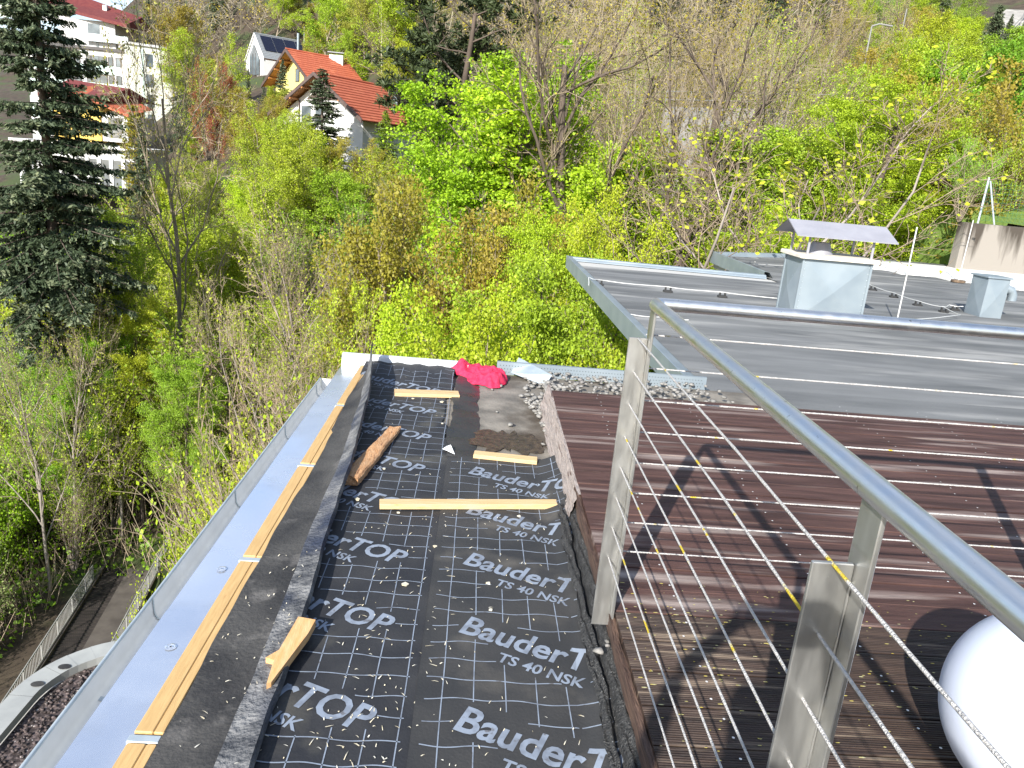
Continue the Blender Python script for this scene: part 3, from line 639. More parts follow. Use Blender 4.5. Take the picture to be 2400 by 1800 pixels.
def bigchips():
    r = random.Random(12); spots = [(-0.20, 2.82, .02), (0.14, 2.86, .014), (-0.30, 3.48, .012), (-0.44, 4.02, .012), (-0.4, 5.36, .016), (-0.19, 5.33, .022), (0.30, 3.52, .012), (-0.16, 4.86, .012), (0.15, 2.66, .01), (-0.1, 3.16, .012), (-0.52, 3.6, .02)]
    CHL = ['pale wood chip close to the camera on the left sheet', 'pale wood chip on the dusty sheet below the second lettering', 'wood chip left just before the longest pine board', 'wood chip beside the middle of the split brown plank', 'wood chip left of the far short pine board', 'white square chip right before the far short pine board', 'wood chip right under the longest pine board', 'wood chip at the sheet edge by the wet bitumen strip', 'small wood chip in the middle of the dusty sheet', 'wood chip on the seam between the two sheets', 'flat wood chip at the foot of the split brown plank']
    for i, (x, y, s) in enumerate(spots):
        z = (sheetz_right(x, y) if x > -0.095 else sheetz_left(x, y)) + 0.002
        MBc = MB(); k = 5; an = [r.random() * 0.6 + 6.283 * j / k for j in range(k)]
        MBc.prism([(x + s * r.uniform(.6, 1) * math.cos(a), y + s * r.uniform(.5, 1.) * math.sin(a)) for a in an], z, z + 0.004)
        tag(MBc.build('wood_chip', M['chip'], origin=(x, y, z)), CHL[i], 'wood chip', 'wood chips on the sheets')
bigchips()

# ------------------------------------------------------------------ pebbles
def pebbles(name, pts, label, m_=None, seed=1):
    r = np.random.RandomState(seed)
    t = (1 + 5 ** .5) / 2
    ico = np.array([(-1, t, 0), (1, t, 0), (-1, -t, 0), (1, -t, 0), (0, -1, t), (0, 1, t), (0, -1, -t), (0, 1, -t), (t, 0, -1), (t, 0, 1), (-t, 0, -1), (-t, 0, 1)]) / (1 + t * t) ** .5
    fs = np.array([(0, 11, 5), (0, 5, 1), (0, 1, 7), (0, 7, 10), (0, 10, 11), (1, 5, 9), (5, 11, 4), (11, 10, 2), (10, 7, 6), (7, 1, 8), (3, 9, 4), (3, 4, 2), (3, 2, 6), (3, 6, 8), (3, 8, 9), (4, 9, 5), (2, 4, 11), (6, 2, 10), (8, 6, 7), (9, 8, 1)])
    V = []; T = []
    for i, (x, y, z, s) in enumerate(pts):
        q = ico * (1 + 0.18 * r.randn(12, 1)); a = r.rand() * 6.28
        R = np.array([[math.cos(a), -math.sin(a), 0], [math.sin(a), math.cos(a), 0], [0, 0, 1]])
        q = (q * np.array([1.25, 0.9, 0.62]) * s) @ R.T + np.array([x, y, z + s * 0.5])
        V.append(q); T.append(fs + 12 * i)
    ob = link(name, np_mesh(name, np.concatenate(V), np.concatenate(T), m_ or M['stone'], True))
    return tag(ob, label, 'gravel', kind='stuff')
r_ = np.random.RandomState(8); pts = []
for i in range(520):
    x, y = 0.60 + 1.5 * r_.rand() ** 1.5, r_.uniform(5.26, 6.26)
    if r_.rand() < 0.10: x = r_.uniform(0.44, 0.62)
    if x < 0.56 and (y < 4.8 or x < 0.60 - 0.28 * (y - 4.75)): continue
    if x < 0.56: y = max(y, 5.3 - 0)
    pts.append((x, y, ZM + 0.02 * r_.rand() + (0.02 if x > .6 else 0), r_.uniform(0.008, 0.025)))
for i in range(60):
    y = r_.uniform(4.75, 5.6); pts.append((r_.uniform(0.56 - 0.16 * (y - 4.6), 0.565), y, ZM + r_.uniform(0, 0.03), r_.uniform(0.010, 0.024)))
for (x, y, s) in ((0.30, 4.93, .022), (0.25, 5.85, .02), (0.18, 5.75, .012), (0.5, 4.6, .014), (0.21, 5.2, .01)): pts.append((x, y, ZM, s))
pebbles('gravel', pts, 'pale rounded gravel behind the deck and along the grey fascia')
pts = [(0.512, 2.265, ZM + 0.12, 0.017), (0.545, 2.29, ZM + 0.13, 0.010), (0.55, 2.33, ZM + .12, 0.009)]
pebbles('gravel', pts, 'few white pebbles at the foot of the corner post', seed=5)

tag(MB().box((2.36, 5.28, -0.2115), (24, 6.42, -0.2035)).build('felt_strip', M['roof2'], origin=(6, 5.8, -.21)), 'grey felt strip between the deck edge and the lower flat roof', 'roof felt')
# loose flashing and perforated edge strip
tag(MB().add([(0.34, 6.20, -0.17), (0.41, 6.47, -0.10), (0.66, 5.97, -0.10), (0.61, 5.93, -0.185), (0.345, 6.205, -0.174), (0.615, 5.935, -0.189)], [(0, 3, 2, 1), (0, 4, 5, 3)]).build('loose_flashing', M['galv_lt'], origin=(0.5, 6.2, -.15)), 'loose bent strip of galvanised flashing between towel and gravel', 'metal strip')
es = empty('gravel_stop', (1.3, 6.28, ZM)); tag(es, 'perforated galvanised gravel stop strip behind the deck', 'edge strip')
MB().box((0.22, 6.268, -0.21), (2.02, 6.275, -0.10)).build('upright_web', M['galv'], es)
MB().box((0.22, 6.276, -0.104), (2.02, 6.30, -0.100)).build('top_fold', M['galv'], es)
hm = MB()
for i in range(70):
    for j in range(3):
        x = 0.25 + i * 0.025 + (j % 2) * 0.012; z = -0.185 + j * 0.028
        hm.add([(x + 0.004 * math.cos(a), 6.2665, z + 0.004 * math.sin(a)) for a in np.arange(0, 6.2, 1.047)], [tuple(range(6))[::-1]])
ho = hm.build('perforation', M['plastic'], es); ho['kind'] = 'stuff'

# ------------------------------------------------------------------ deck
XD = 0.582; PW = 0.1635
deck = empty('timber_deck', (2.5, 2.5, -0.2)); tag(deck, 'reddish brown weathered timber deck with grooved boards', 'deck')
def plank_mesh(near):
    gro = 15; L0, L1 = 0.0, 5.3; wd_ = PW - 0.006; prof = [(0.0, -0.026), (0.0, -0.003), (0.003, 0.0)]
    g0 = 0.009; pitch = (wd_ - 2 * g0) / gro
    for k in range(gro):
        y = g0 + k * pitch
        d = 0.0026 if near else 0.0006
        prof += [(y + pitch * 0.08, 0), (y + pitch * 0.25, -d), (y + pitch * 0.62, -d), (y + pitch * 0.8, 0)]
    prof += [(wd_ - 0.003, 0.0), (wd_, -0.003), (wd_, -0.026)]
    n = len(prof); mb = MB(); xs_ = np.linspace(L0, L1, 9)
    v = [(x, p[0], p[1]) for x in xs_ for p in prof]
    mb.add(v, [(j * n + i, (j + 1) * n + i, (j + 1) * n + i + 1, j * n + i + 1) for j in range(8) for i in range(n)if i < n - 1])
    mb.add([(x, p[0], p[1]) for x in (L0,) for p in prof], [tuple(range(n))])
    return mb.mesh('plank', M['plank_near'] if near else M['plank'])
pm = {True: plank_mesh(True), False: plank_mesh(False)}
r = random.Random(3)
y = 1.749 - PW * 22
while y < 5.24 - PW * 0.5:
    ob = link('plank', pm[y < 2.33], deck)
    ob.location = (XD - 0.004 * r.random() - 2.5, y + 0.003 - 2.5, 0.2 + r.uniform(-.002, .002)); y += PW
YDF = y
MB().bbox((XD, YDF + 0.004, -0.12), (5.88, YDF + 0.03, -0.008), 0.003).build('rim_joist', M['fascia'], deck)
for x in np.arange(0.62, 5.9, 0.6):
    MB().box((x, -1.8, -0.195), (x + 0.05, YDF, -0.030)).build('joist', M['fascia'], deck)
# screw heads: two per board on each joist, small washers joined as one part
sm = MB(); y = 1.749 - PW * 6
while y < 5.2:
    for x in (0.80, 1.42, 2.02, 2.62, 3.22, 3.82):
        for dy in (0.035, 0.12):
            cx, cy = x + r.uniform(-.02, .02) + 0.03 * (y - 1.7), y + dy + r.uniform(-.006, .006)
            sm.add([(cx + 0.0042 * math.cos(a), cy + 0.0042 * math.sin(a), 0.0032) for a in np.arange(0, 6.2, 0.785)], [tuple(range(8))])
    y += PW
s_ = sm.build('screw_heads', M['screw'], deck); s_['kind'] = 'stuff'
# lichen and dried pebbles in the joints near the corner post
lm = MB(); rr = np.random.RandomState(9)
for i in range(330):
    y0 = 1.749 + PW * rr.choice([0, 1, 2, 3, 4, 4, 4, 5]) + rr.normal(0.0, 0.05); x0 = 0.6 + abs(rr.normal(0, 0.75))
    if y0 < 1.2 or y0 > 2.75 or x0 > 2.6: continue
    s = rr.uniform(0.0012, 0.0042); e = rr.uniform(1, 3.0)
    lm.add([(x0 + s * e * math.cos(a), y0 + s * 0.7 * math.sin(a), 0.0034) for a in np.arange(0, 6.2, 1.25)], [tuple(range(5))])
l_ = lm.build('lichen_specks', M['lichen'], deck); l_['kind'] = 'stuff'
# fascia
MB().grid(lambda a, b: (0.560 + 0.006 * wob(b * 14, 1) + 0.010 * (1 - a), -2 + 5.75 * b, -0.20 + a * (0.183 + 0.008 * wob(b * 20, 2))), 6, 120, flip=True).build('fascia_board', M['fascia'], deck)
MB().grid(lambda a, b: (0.560 + 0.022 * a + 0.010 * wob(b * 14, 1), -2 + 5.75 * b, -0.017 + 0.008 * wob(b * 20, 2)), 2, 120, flip=False).build('fascia_top', M['fascia'], deck)
def gw(a, b):
    y = 3.42 + 1.92 * b; t = max(0, (b - 0.30) / 0.7)
    low = -0.215 + 0.13 * max(0, 0.22 - b) * 3
    x = 0.568 - (1 - a) * (0.035 + 0.02 * t) + 0.006 * wob(b * 11 + a * 6, 2)
    return (x, y, low + a * (-0.004 - low))
MB().grid(gw, 10, 60, flip=True).build('peeling_fascia', M['greywood'], deck)
MB().grid(lambda a, b: (gw(1, b)[0] + a * (XD + 0.002 - gw(1, b)[0]), gw(1, b)[1], -0.004 - 0.002 * a), 2, 60).build('peeling_fascia_edge', M['greywood'], deck)
# tar upstand
def tarP(a, b):
    y = -2 + 5.7 * b; x = 0.490 + 0.075 * a + 0.012 * wob(y * 4, 1) * (1 - a)
    z = ZM + 0.045 + 0.075 * a + 0.014 * wob(y * 7 + a * 9, 2) - 0.05 * math.exp(-((a - 0.55 - 0.1 * wob(y * 3, 4)) / 0.09) ** 2)
    if y > 3.2: z -= (y - 3.2) * 0.05
    return (x, y, z)
tb = MB(); tb.grid(tarP, 16, 220)
tag(tb.build('tar_upstand', M['tar'], origin=(0.53, 1, ZM)), 'rough black tar upstand between the dusty sheet and brown fascia', 'tar strip')

# ------------------------------------------------------------------ railing
RX, RY, RZ = 0.570, 2.42, 1.113; RR = 0.0205
rail = empty('steel_railing', (RX, RY, 0)); tag(rail, 'stainless steel railing with round handrail and horizontal wire ropes', 'railing')
pts = [(RX, -1.6, RZ)] + [(RX, y, RZ) for y in np.linspace(-1.2, RY - 0.03, 8)]
for k in range(1, 7):
    a = k / 7 * math.pi / 2; pts.append((RX + 0.03 * (1 - math.cos(a)), RY - 0.03 + 0.03 * math.sin(a), RZ))
pts += [(x, RY, RZ) for x in np.linspace(RX + 0.03, 5.9, 10)]
MB().tube(pts, RR, 20).build('handrail', M['rail'], rail)
def post(x, y, along_y):
    Mx = Matrix.Translation((x, y, 0)) @ (Matrix.Identity(4) if along_y else Matrix.Rotation(-math.pi / 2, 4, 'Z'))
    b = MB().bbox((-0.004, -0.040, -0.14), (0.004, 0.020, RZ - RR + 0.006), 0.0015, Mx).build('post', M['steel'], rail)
    pl = MB().bbox((-0.066, -0.004, -0.065), (-0.0045, 0.004, 0.998), 0.0015, Mx)
    q = pl.build('plate', M['steel'], None); q.parent = b; q.location = (0, 0, 0)
    for vtx in q.data.vertices: vtx.co -= Vector(rail.location)
    wl = MB(); wp = [tuple(Mx @ Vector((-0.0058, -0.0052, z))) for z in np.arange(-0.05, 0.99, 0.03)]
    wl.tube(wp, [0.0018 + 0.0012 * (i % 3 == 0) for i in range(len(wp))], 5)
    w_ = wl.build('weld_seam', M['steel'], None); w_.parent = b
    for vtx in w_.data.vertices: vtx.co -= Vector(rail.location)
for y in (RY, 0.965, -0.5): post(RX, y, True)
for x in (2.28, 4.0, 5.7): post(x, RY, False)
ZC = [0.999 - 0.113 * k for k in range(8)]
for z in ZC:
    n = 90; a = [(0.534, -1.5 + (RY + 1.5) * i / n, z - 0.004 * math.sin(math.pi * ((i / n * 3.92) % 1.455) / 1.455)) for i in range(n + 1)]
    MB().tube(a, [0.0026 + 0.0007 * (i % 2) * rnd.random() for i in range(n + 1)], 6).build('cable', M['cable'], rail)
    a = [(RX - 0.004 + (5.9 - RX) * i / n, RY + 0.036, z + 0.004) for i in range(n + 1)]
    MB().tube(a, [0.0026 + 0.0007 * (i % 2) * rnd.random() for i in range(n + 1)], 6).build('cable', M['cable'], rail)

# globe lamp
gl = empty('globe_lamp', (1.56, 1.60, 0.0)); tag(gl, 'white opal globe lamp standing on the deck behind the railing', 'lamp')
gm = MB(); R_ = 0.270
gm.grid(lambda a, b: (1.56 + R_ * math.sin(math.pi * b) * math.cos(6.28318 * a), 1.60 + R_ * math.sin(math.pi * b) * math.sin(6.28318 * a), R_ - R_ * math.cos(math.pi * b) * 1.0 + 0.004), 64, 40)
gm.build('shade', M['globe'], gl)
MB().tube([(1.56, 1.6, 0.002), (1.56, 1.6, 0.03)], 0.09, 24).build('base', M['white_sheet'], gl)

dm_ = MB(); dm_.grid(lambda a, b: (-0.425 + 0.045 * math.sin(b * 1.5708) * math.cos(6.2832 * a), 1.715 + 0.045 * math.sin(b * 1.5708) * math.sin(6.2832 * a), ZM + 0.006 + 0.03 * math.cos(b * 1.5708)), 24, 8)
tag(dm_.build('plastic_cap', M['globe'], origin=(-0.425, 1.715, ZM)), 'small white rounded cap on the left sheet at the bottom edge', 'cap')

# ------------------------------------------------------------------ neighbouring flat roof
ZR = -0.30
nb = empty('flat_roof_building', (8, 12, -17.3)); tag(nb, 'lower building with wide grey felt flat roof behind the deck', 'building')
out = [(1.99, 6.33), (24, 6.33), (24, 23.5), (9.8, 23.5), (9.8, 22.0), (5.95, 19.8), (5.95, 15.75), (1.85, 16.1)]
MB().prism([(2.15, 6.40), (2.03, 15.95), (6.05, 15.62), (6.05, 19.7), (9.9, 21.9), (9.9, 23.4), (23.9, 23.4), (23.9, 6.4)][::-1], ZR - 0.30, ZR - 0.012).build('roof_slab', M['facade'], nb)
MB().prism([(4.2, 6.5), (4.2, 15.4), (7.0, 15.4), (7.0, 19.5), (10.5, 22.8), (23.5, 22.8), (23.5, 6.5)][::-1], -17.3, ZR - 0.305).build('wall', M['darkframe'], nb)
# felt sheets, lapped, running across
k = 0; y = 6.36
rr = random.Random(5)
while y < 23.4:
    y2 = min(y + 0.98, 23.45); ym = (y + y2) / 2
    xl = 2.04 - 0.012 * (ym - 6.4) if ym < 15.6 else (6.02 if ym < 19.7 else 6.02 + (ym - 19.7) * 1.6)
    xm = xl
    zz = ZR + 0.004 * (k % 2)
    mb = MB()
    n = 40
    e0 = [0.008 * wob(i * 0.5, k) for i in range(n + 1)]; e1 = [0.008 * wob(i * 0.5, k + 1) for i in range(n + 1)]
    v = []
    for i in range(n + 1):
        x = xl + (23.8 - xl) * i / n
        v += [(x, y - 0.05 + e0[i], zz), (x, y2 + e1[i], zz + 0.003)]
    mb.add(v, [(2 * i, 2 * i + 2, 2 * i + 3, 2 * i + 1) for i in range(n)], True)
    v = []
    for i in range(n + 1):
        x = xl + (23.8 - xl) * i / n
        v += [(x, y - 0.05 + e0[i], zz), (x, y - 0.05 + e0[i], zz - 0.006)]
    mb.add(v, [(2 * i, 2 * i + 1, 2 * i + 3, 2 * i + 2) for i in range(n)])
    mb.build('felt_sheet', M['roof2'], nb); y = y2; k += 1
def kerb(a, b, wd_=0.13, h=0.075, name='roof_kerb', m_='galv', inward=1):
    a = np.array(a, float); b = np.array(b, float); d = (b - a) / np.linalg.norm(b - a); nrm = np.array([-d[1], d[0]]) * inward
    mb = MB(); prof = [(-0.03, -0.16), (-0.035, h + 0.01), (-0.02, h + 0.012), (wd_ * 0.45, h), (wd_ * 0.5, h - 0.012), (wd_, 0.012), (wd_ + 0.01, -0.004)]
    L = np.linalg.norm(b - a); m = max(2, int(L / 2)); n = len(prof)
    v = []
    for j in range(m + 1):
        c = a + d * L * j / m
        for (o, z) in prof: v.append((c[0] + nrm[0] * o, c[1] + nrm[1] * o, ZR + z))
    mb.add(v, [(j * n + i, j * n + i + 1, (j + 1) * n + i + 1, (j + 1) * n + i) if inward < 0 else (j * n + i, (j + 1) * n + i, (j + 1) * n + i + 1, j * n + i + 1) for j in range(m) for i in range(n - 1)])
    return mb.build(name, M[m_], nb)
kerb((1.99, 6.33), (1.85, 16.1), 0.16, inward=-1)
kerb((1.85, 16.1), (5.95, 15.75), 0.10, h=0.06, inward=-1)
kerb((5.95, 15.75), (5.95, 19.8), 0.16, h=0.12, inward=-1)
kerb((5.95, 19.8), (10.0, 22.1), 0.12, h=0.09, inward=-1)
for (x, y) in ((2.42, 9.0), (2.40, 10.9)):
    MB().box((x, y, -17.3), (x + 0.14, y + 0.14, ZR - 0.31)).build('steel_post', M['darkmetal'], nb)
# pale sheeting strips on the far right of that roof
for i in range(7):
    y0 = 17.6 + i * 0.72
    mb = MB(); xl = 9.7 + max(0, 3 - i) * 0.9
    mb.box((xl, y0, ZR + 0.009), (23.5, y0 + 0.66, ZR + 0.03 + 0.012 * (i % 2)))
    o = mb.build('pale_sheet', M['roofwhite'], nb)

# chimney
ch = empty('vent_chimney', (5.05, 11.05, ZR)); tag(ch, 'large grey sheet metal chimney with cream slab and bent hood', 'chimney')
x0, x1, y0, y1 = 4.56, 5.545, 10.74, 11.38; zt = 0.60
def crossbox(mb, x0, x1, y0, y1, z0, z1, d=0.012):
    """sheet metal box, each side creased to a shallow pyramid"""
    for (a, b, nrm) in (((x0, y0), (x1, y0), (0, -1)), ((x1, y0), (x1, y1), (1, 0)), ((x1, y1), (x0, y1), (0, 1)), ((x0, y1), (x0, y0), (-1, 0))):
        c = ((a[0] + b[0]) / 2 + nrm[0] * d, (a[1] + b[1]) / 2 + nrm[1] * d, (z0 + z1) / 2)
        mb.add([(a[0], a[1], z0), (b[0], b[1], z0), (b[0], b[1], z1), (a[0], a[1], z1), c], [(0, 1, 4), (1, 2, 4), (2, 3, 4), (3, 0, 4)])
    mb.add([(x0, y0, z1), (x1, y0, z1), (x1, y1, z1), (x0, y1, z1)], [(0, 1, 2, 3)]); return mb
crossbox(MB(), x0, x1, y0, y1, ZR, zt, 0.045).build('sheet_casing', M['galv'], ch)
MB().bbox((x0 - 0.03, y0 - 0.03, ZR + 0.004), (x1 + 0.03, y1 + 0.03, ZR + 0.07), 0.01).build('base_flashing', M['galv_lt'], ch)
MB().bbox((x0 - 0.075, y0 - 0.075, zt + 0.002), (x1 + 0.085, y1 + 0.085, zt + 0.055), 0.012).build('cover_slab', M['cap_concrete'], ch)
MB().tube([(4.92, 11.1, zt + 0.05), (4.92, 11.1, zt + 0.10), (4.92, 11.1, zt + 0.215)], [0.19, 0.165, 0.125], 24).build('flue_collar', M['hood'], ch)
zl = 0.945
for (x, y) in ((x0 + 0.04, y0 + 0.02), (x1 - 0.02, y0 + 0.02), (x0 + 0.04, y1 - 0.02), (x1 - 0.02, y1 - 0.02)):
    MB().box((x - 0.016, y - 0.008, zt + 0.05), (x + 0.016, y + 0.008, zl)).build('hood_leg', M['hood'], ch)
hx0, hx1 = 4.36, 5.80; yc = 11.06; hw = 0.44
hd = MB()
for dz in (0, -0.012):
    p = [(hx0, yc - hw, zl - 0.03 + dz), (hx1, yc - hw, zl - 0.03 + dz), (hx1, yc, zl + 0.165 + dz), (hx0, yc, zl + 0.165 + dz), (hx1, yc + hw, zl - 0.03 + dz), (hx0, yc + hw, zl - 0.03 + dz)]
    hd.add(p, [(0, 1, 2, 3), (3, 2, 4, 5)] if dz == 0 else [(3, 2, 1, 0), (5, 4, 2, 3)])
hd.add([(hx0, yc - hw, zl - 0.042), (hx1, yc - hw, zl - 0.042), (hx1, yc - hw, zl - 0.03), (hx0, yc - hw, zl - 0.03)], [(0, 1, 2, 3)])
hd.build('hood', M['hood'], ch)
for (x, y) in ((x0, y0), (x1, y0), (x0, y1), (x1, y1)):
    MB().box((x - 0.016, y - 0.016, ZR + 0.07), (x + 0.016, y + 0.016, zt)).build('corner_seam', M['galv'], ch)
rv = MB()
for z in np.arange(ZR + 0.12, zt - 0.02, 0.09):
    for (x, y) in ((x0 + 0.03, y0 - 0.006), (x1 - 0.03, y0 - 0.006)):
        rv.tube([(x, y + 0.01, z), (x, y - 0.004, z)], 0.007, 6)
o = rv.build('rivets', M['galv_lt'], ch); o['kind'] = 'stuff'
# vent box with elbow
vb = empty('vent_box', (8.8, 12.9, ZR)); tag(vb, 'smaller grey sheet metal vent box with elbow pipe', 'vent')
crossbox(MB(), 8.60, 8.98, 12.68, 13.12, ZR, 0.37, 0.022).build('sheet_casing', M['galv'], vb)
MB().bbox((8.57, 12.65, 0.372), (9.01, 13.15, 0.40), 0.006).build('lid', M['galv'], vb)
MB().tube([(8.97, 12.9, 0.20), (9.10, 12.9, 0.20), (9.19, 12.9, 0.17), (9.235, 12.9, 0.09), (9.24, 12.9, 0.0)], 0.075, 16).build('elbow_pipe', M['galv'], vb)
# lightning rod
lr = empty('lightning_rod', (6.22, 10.97, ZR)); tag(lr, 'thin upright lightning rod on a rusty round base', 'lightning rod')
MB().tube([(6.22, 10.97, ZR), (6.20, 10.97, 1.15)], 0.011, 8).build('rod', M['wire'], lr)
MB().tube([(6.22, 10.97, ZR + 0.006), (6.22, 10.97, ZR + 0.05), (6.22, 10.97, ZR + 0.075)], [0.20, 0.19, 0.09], 18).build('base', M['rust'], lr)
lr2 = empty('lightning_rod', (11.6, 18.2, ZR)); tag(lr2, 'thin lightning rod in front of the stained concrete wall', 'lightning rod')
MB().tube([(11.6, 18.2, ZR), (11.6, 18.2, 1.2)], 0.013, 6).build('rod', M['wire'], lr2)
MB().tube([(11.6, 18.2, ZR + 0.02), (11.6, 18.2, ZR + 0.07)], 0.16, 14).build('base', M['rust'], lr2)
def wirerun(label, pts, holders):
    e = empty('lightning_wire', tuple(pts[0])); tag(e, label, 'wire')
    P = []
    for a, b in zip(pts[:-1], pts[1:]):
        for t in np.linspace(0, 1, 7)[:-1]:
            q = np.array(a) * (1 - t) + np.array(b) * t; q = q + np.array([0, 0.02 * math.sin(t * 6.28 + q[0]), -0.012 * math.sin(t * math.pi)]); P.append(tuple(q))
    P.append(tuple(pts[-1])); MB().tube(P, 0.0065, 6).build('conductor', M['wire'], e)
    for (x, y) in holders:
        b = MB(); b.bbox((x - 0.075, y - 0.05, ZR + 0.006), (x + 0.075, y + 0.05, ZR + 0.035), 0.008)
        b.bbox((x - 0.055, y - 0.02, ZR + 0.03), (x - 0.03, y + 0.02, ZR + 0.085), 0.004); b.bbox((x + 0.03, y - 0.02, ZR + 0.03), (x + 0.055, y + 0.02, ZR + 0.085), 0.004)
        b.build('wire_holder', M['plastic'], e)
zw = ZR + 0.09
wirerun('white lightning wire on dark holders from the roof edge to the chimney', [(1.80, 12.3, -0.26), (1.82, 12.55, -0.16), (2.02, 12.69, zw), (3.155, 12.55, zw), (4.05, 12.47, zw), (4.95, 12.3, zw), (4.9, 11.4, zw)], [(2.02, 12.69), (3.155, 12.55), (4.05, 12.47)])
wirerun('white lightning wire on dark holders beyond the chimney towards the vent box', [(8.08, 15.62, zw), (7.97, 15.19, zw), (7.96, 14.34, zw), (7.93, 13.44, zw), (8.09, 12.89, zw), (7.9, 12.1, zw), (6.25, 11.0, ZR + 0.1)], [(7.97, 15.19), (7.96, 14.34), (7.93, 13.44), (8.09, 12.89)])
wirerun('short white lightning wire ending at the vent box', [(8.09, 12.95, zw), (8.4, 13.25, zw), (8.62, 13.2, zw)], [(8.50, 13.24)])
wirerun('white lightning wire running onto the far raised roof corner', [(6.2, 17.2, -0.12), (6.3, 17.6, zw), (7.6, 18.2, zw), (9.5, 18.8, zw)], [(7.6, 18.2)])
wirerun('short bright wire stub lying near the galvanised roof edge', [(1.98, 10.05, ZR + 0.03), (2.6, 10.05, ZR + 0.02), (2.85, 10.0, ZR + 0.02)], [])
tag(MB().tube([(2.5, 10.05, ZR + 0.02), (2.72, 10.55, ZR + 0.08)], 0.012, 6).build('rubber_strip', M['plastic'], origin=(2.5, 10.05, ZR)), 'thin black rubber strip lying beside the short bright wire', 'rubber strip')

# stained concrete wall, fence and grass bank
cw = MB(); cw.bbox((13.9, 22.1, -3), (24.5, 22.5, 1.05), 0.02)
cw = cw.build('concrete_wall', M['concrete'], origin=(19, 22.3, -3)); tag(cw, 'pale concrete retaining wall with dark runs of staining', 'wall')
gb = MB(); gb.grid(lambda a, b: (13.2 + a * 26, 22.45 + b * 12, (0.98 + a * 1.6 + b * 2.2 + 0.12 * wob(a * 9 + b * 5, 2)) * min(1, a * 12) - 5 * max(0, 1 - a * 12)), 48, 20)
tag(gb.build('grass_bank', M['grass'], origin=(20, 25, 1)), kind='structure')
fe = empty('mesh_fence', (16, 22.3, 1.05)); tag(fe, 'green wire mesh fence with galvanised posts on the concrete wall', 'fence')
for i, x in enumerate((14.35, 16.9, 19.4, 21.9)):
    MB().tube([(x, 22.28, 1.04), (x, 22.28, 2.35)], 0.03, 8).build('post', M['galv_lt'], fe)
    if i == 0: MB().tube([(x + 0.5, 22.28, 1.04), (x + 0.06, 22.28, 2.25)], 0.026, 8).build('brace', M['galv_lt'], fe)
wm = MB(); M['fencewire'] = mat('green_fence_wire', (0.05, 0.16, 0.08), rough=0.5)
for z in np.arange(1.15, 2.3, 0.13): wm.tube([(14.35, 22.28, z), (21.9, 22.28, z)], 0.004, 4)
for x in np.arange(14.4, 21.9, 0.13): wm.tube([(x, 22.28, 1.15), (x, 22.28, 2.3)], 0.0035, 4)
o = wm.build('wire_mesh', M['fencewire'], fe); o['kind'] = 'stuff'

# ------------------------------------------------------------------ below left: rounded gravel roof, ramp with railings
lt = empty('rounded_lower_roof', (-3, 8, -7)); tag(lt, 'lower rounded roof with dark gravel and grey coping below the gutter', 'roof')
cx, cy = -5.07, 10.28
def pathpts(r):
    p = [(cx - r, y) for y in np.linspace(2.0, cy, 9)]
    p += [(cx - r * math.cos(a), cy + r * math.sin(a)) for a in np.linspace(0, math.pi / 2, 15)[1:]]
    p += [(x, cy + r) for x in np.linspace(cx, -1.0, 5)[1:]]
    return p
po, pi = pathpts(1.63), pathpts(1.27)
for k in range(0, len(po) - 1, 2):
    sl_ = slice(k, min(k + 3, len(po)))
    A, B = po[sl_], pi[sl_]
    if len(A) < 2: continue
    s = 0.985
    mb = MB(); n = len(A)
    dz = 0.004 * (k % 4 == 0)
    v = [(p[0], p[1], -7.0 + dz) for p in A] + [(p[0], p[1], -7.01 + dz) for p in B] + [(p[0], p[1], -7.14) for p in A] + [(p[0], p[1], -7.14) for p in B]
    fs = [(i, n + i, n + i + 1, i + 1) for i in range(n - 1)] + [(i, i + 1, 2 * n + i + 1, 2 * n + i) for i in range(n - 1)] + [(n + i, 3 * n + i, 3 * n + i + 1, n + i + 1) for i in range(n - 1)]
    mb.add(v, fs); mb.build('coping_sheet', M['coping'], lt)
for q in (10, 13):
    c = ((po[q][0] + pi[q][0]) / 2, (po[q][1] + pi[q][1]) / 2)
    mb = MB(); mb.add([(c[0] + 0.1 * math.cos(a) + .06, c[1] + 0.07 * math.sin(a) - .05, -6.993) for a in np.arange(0, 6.2, 0.4)], [tuple(range(16))]); mb.build('drain_spot', M['bitumen'], lt)
MB().prism(([(p[0], p[1]) for p in pi] + [(-1.0, 2.0)])[::-1], -7.4, -7.16).build('gravel_bed', M['darkgravel'], lt)
r_ = np.random.RandomState(2); pts = []
while len(pts) < 5200:
    x, y = r_.uniform(-6.3, -2.6), r_.uniform(5.8, 11.6)
    if x < cx and y > cy and (x - cx) ** 2 + (y - cy) ** 2 > 1.25 ** 2: continue
    if x > cx and y > cy + 1.25: continue
    pts.append((x, y, -7.16, r_.uniform(0.014, 0.032)))
gq = pebbles('gravel_grains', pts, None, M['darkgravel'], 6); gq.parent = lt; gq.location = (3, -8, 7)
for kk in ('label', 'category'):
    if kk in gq: del gq[kk]
MB().prism(([(p[0], p[1]) for p in pathpts(1.6)] + [(-1.0, 2.0)])[::-1], -17.3, -7.41).build('wall', M['facade'], lt)
ZP = -17.0
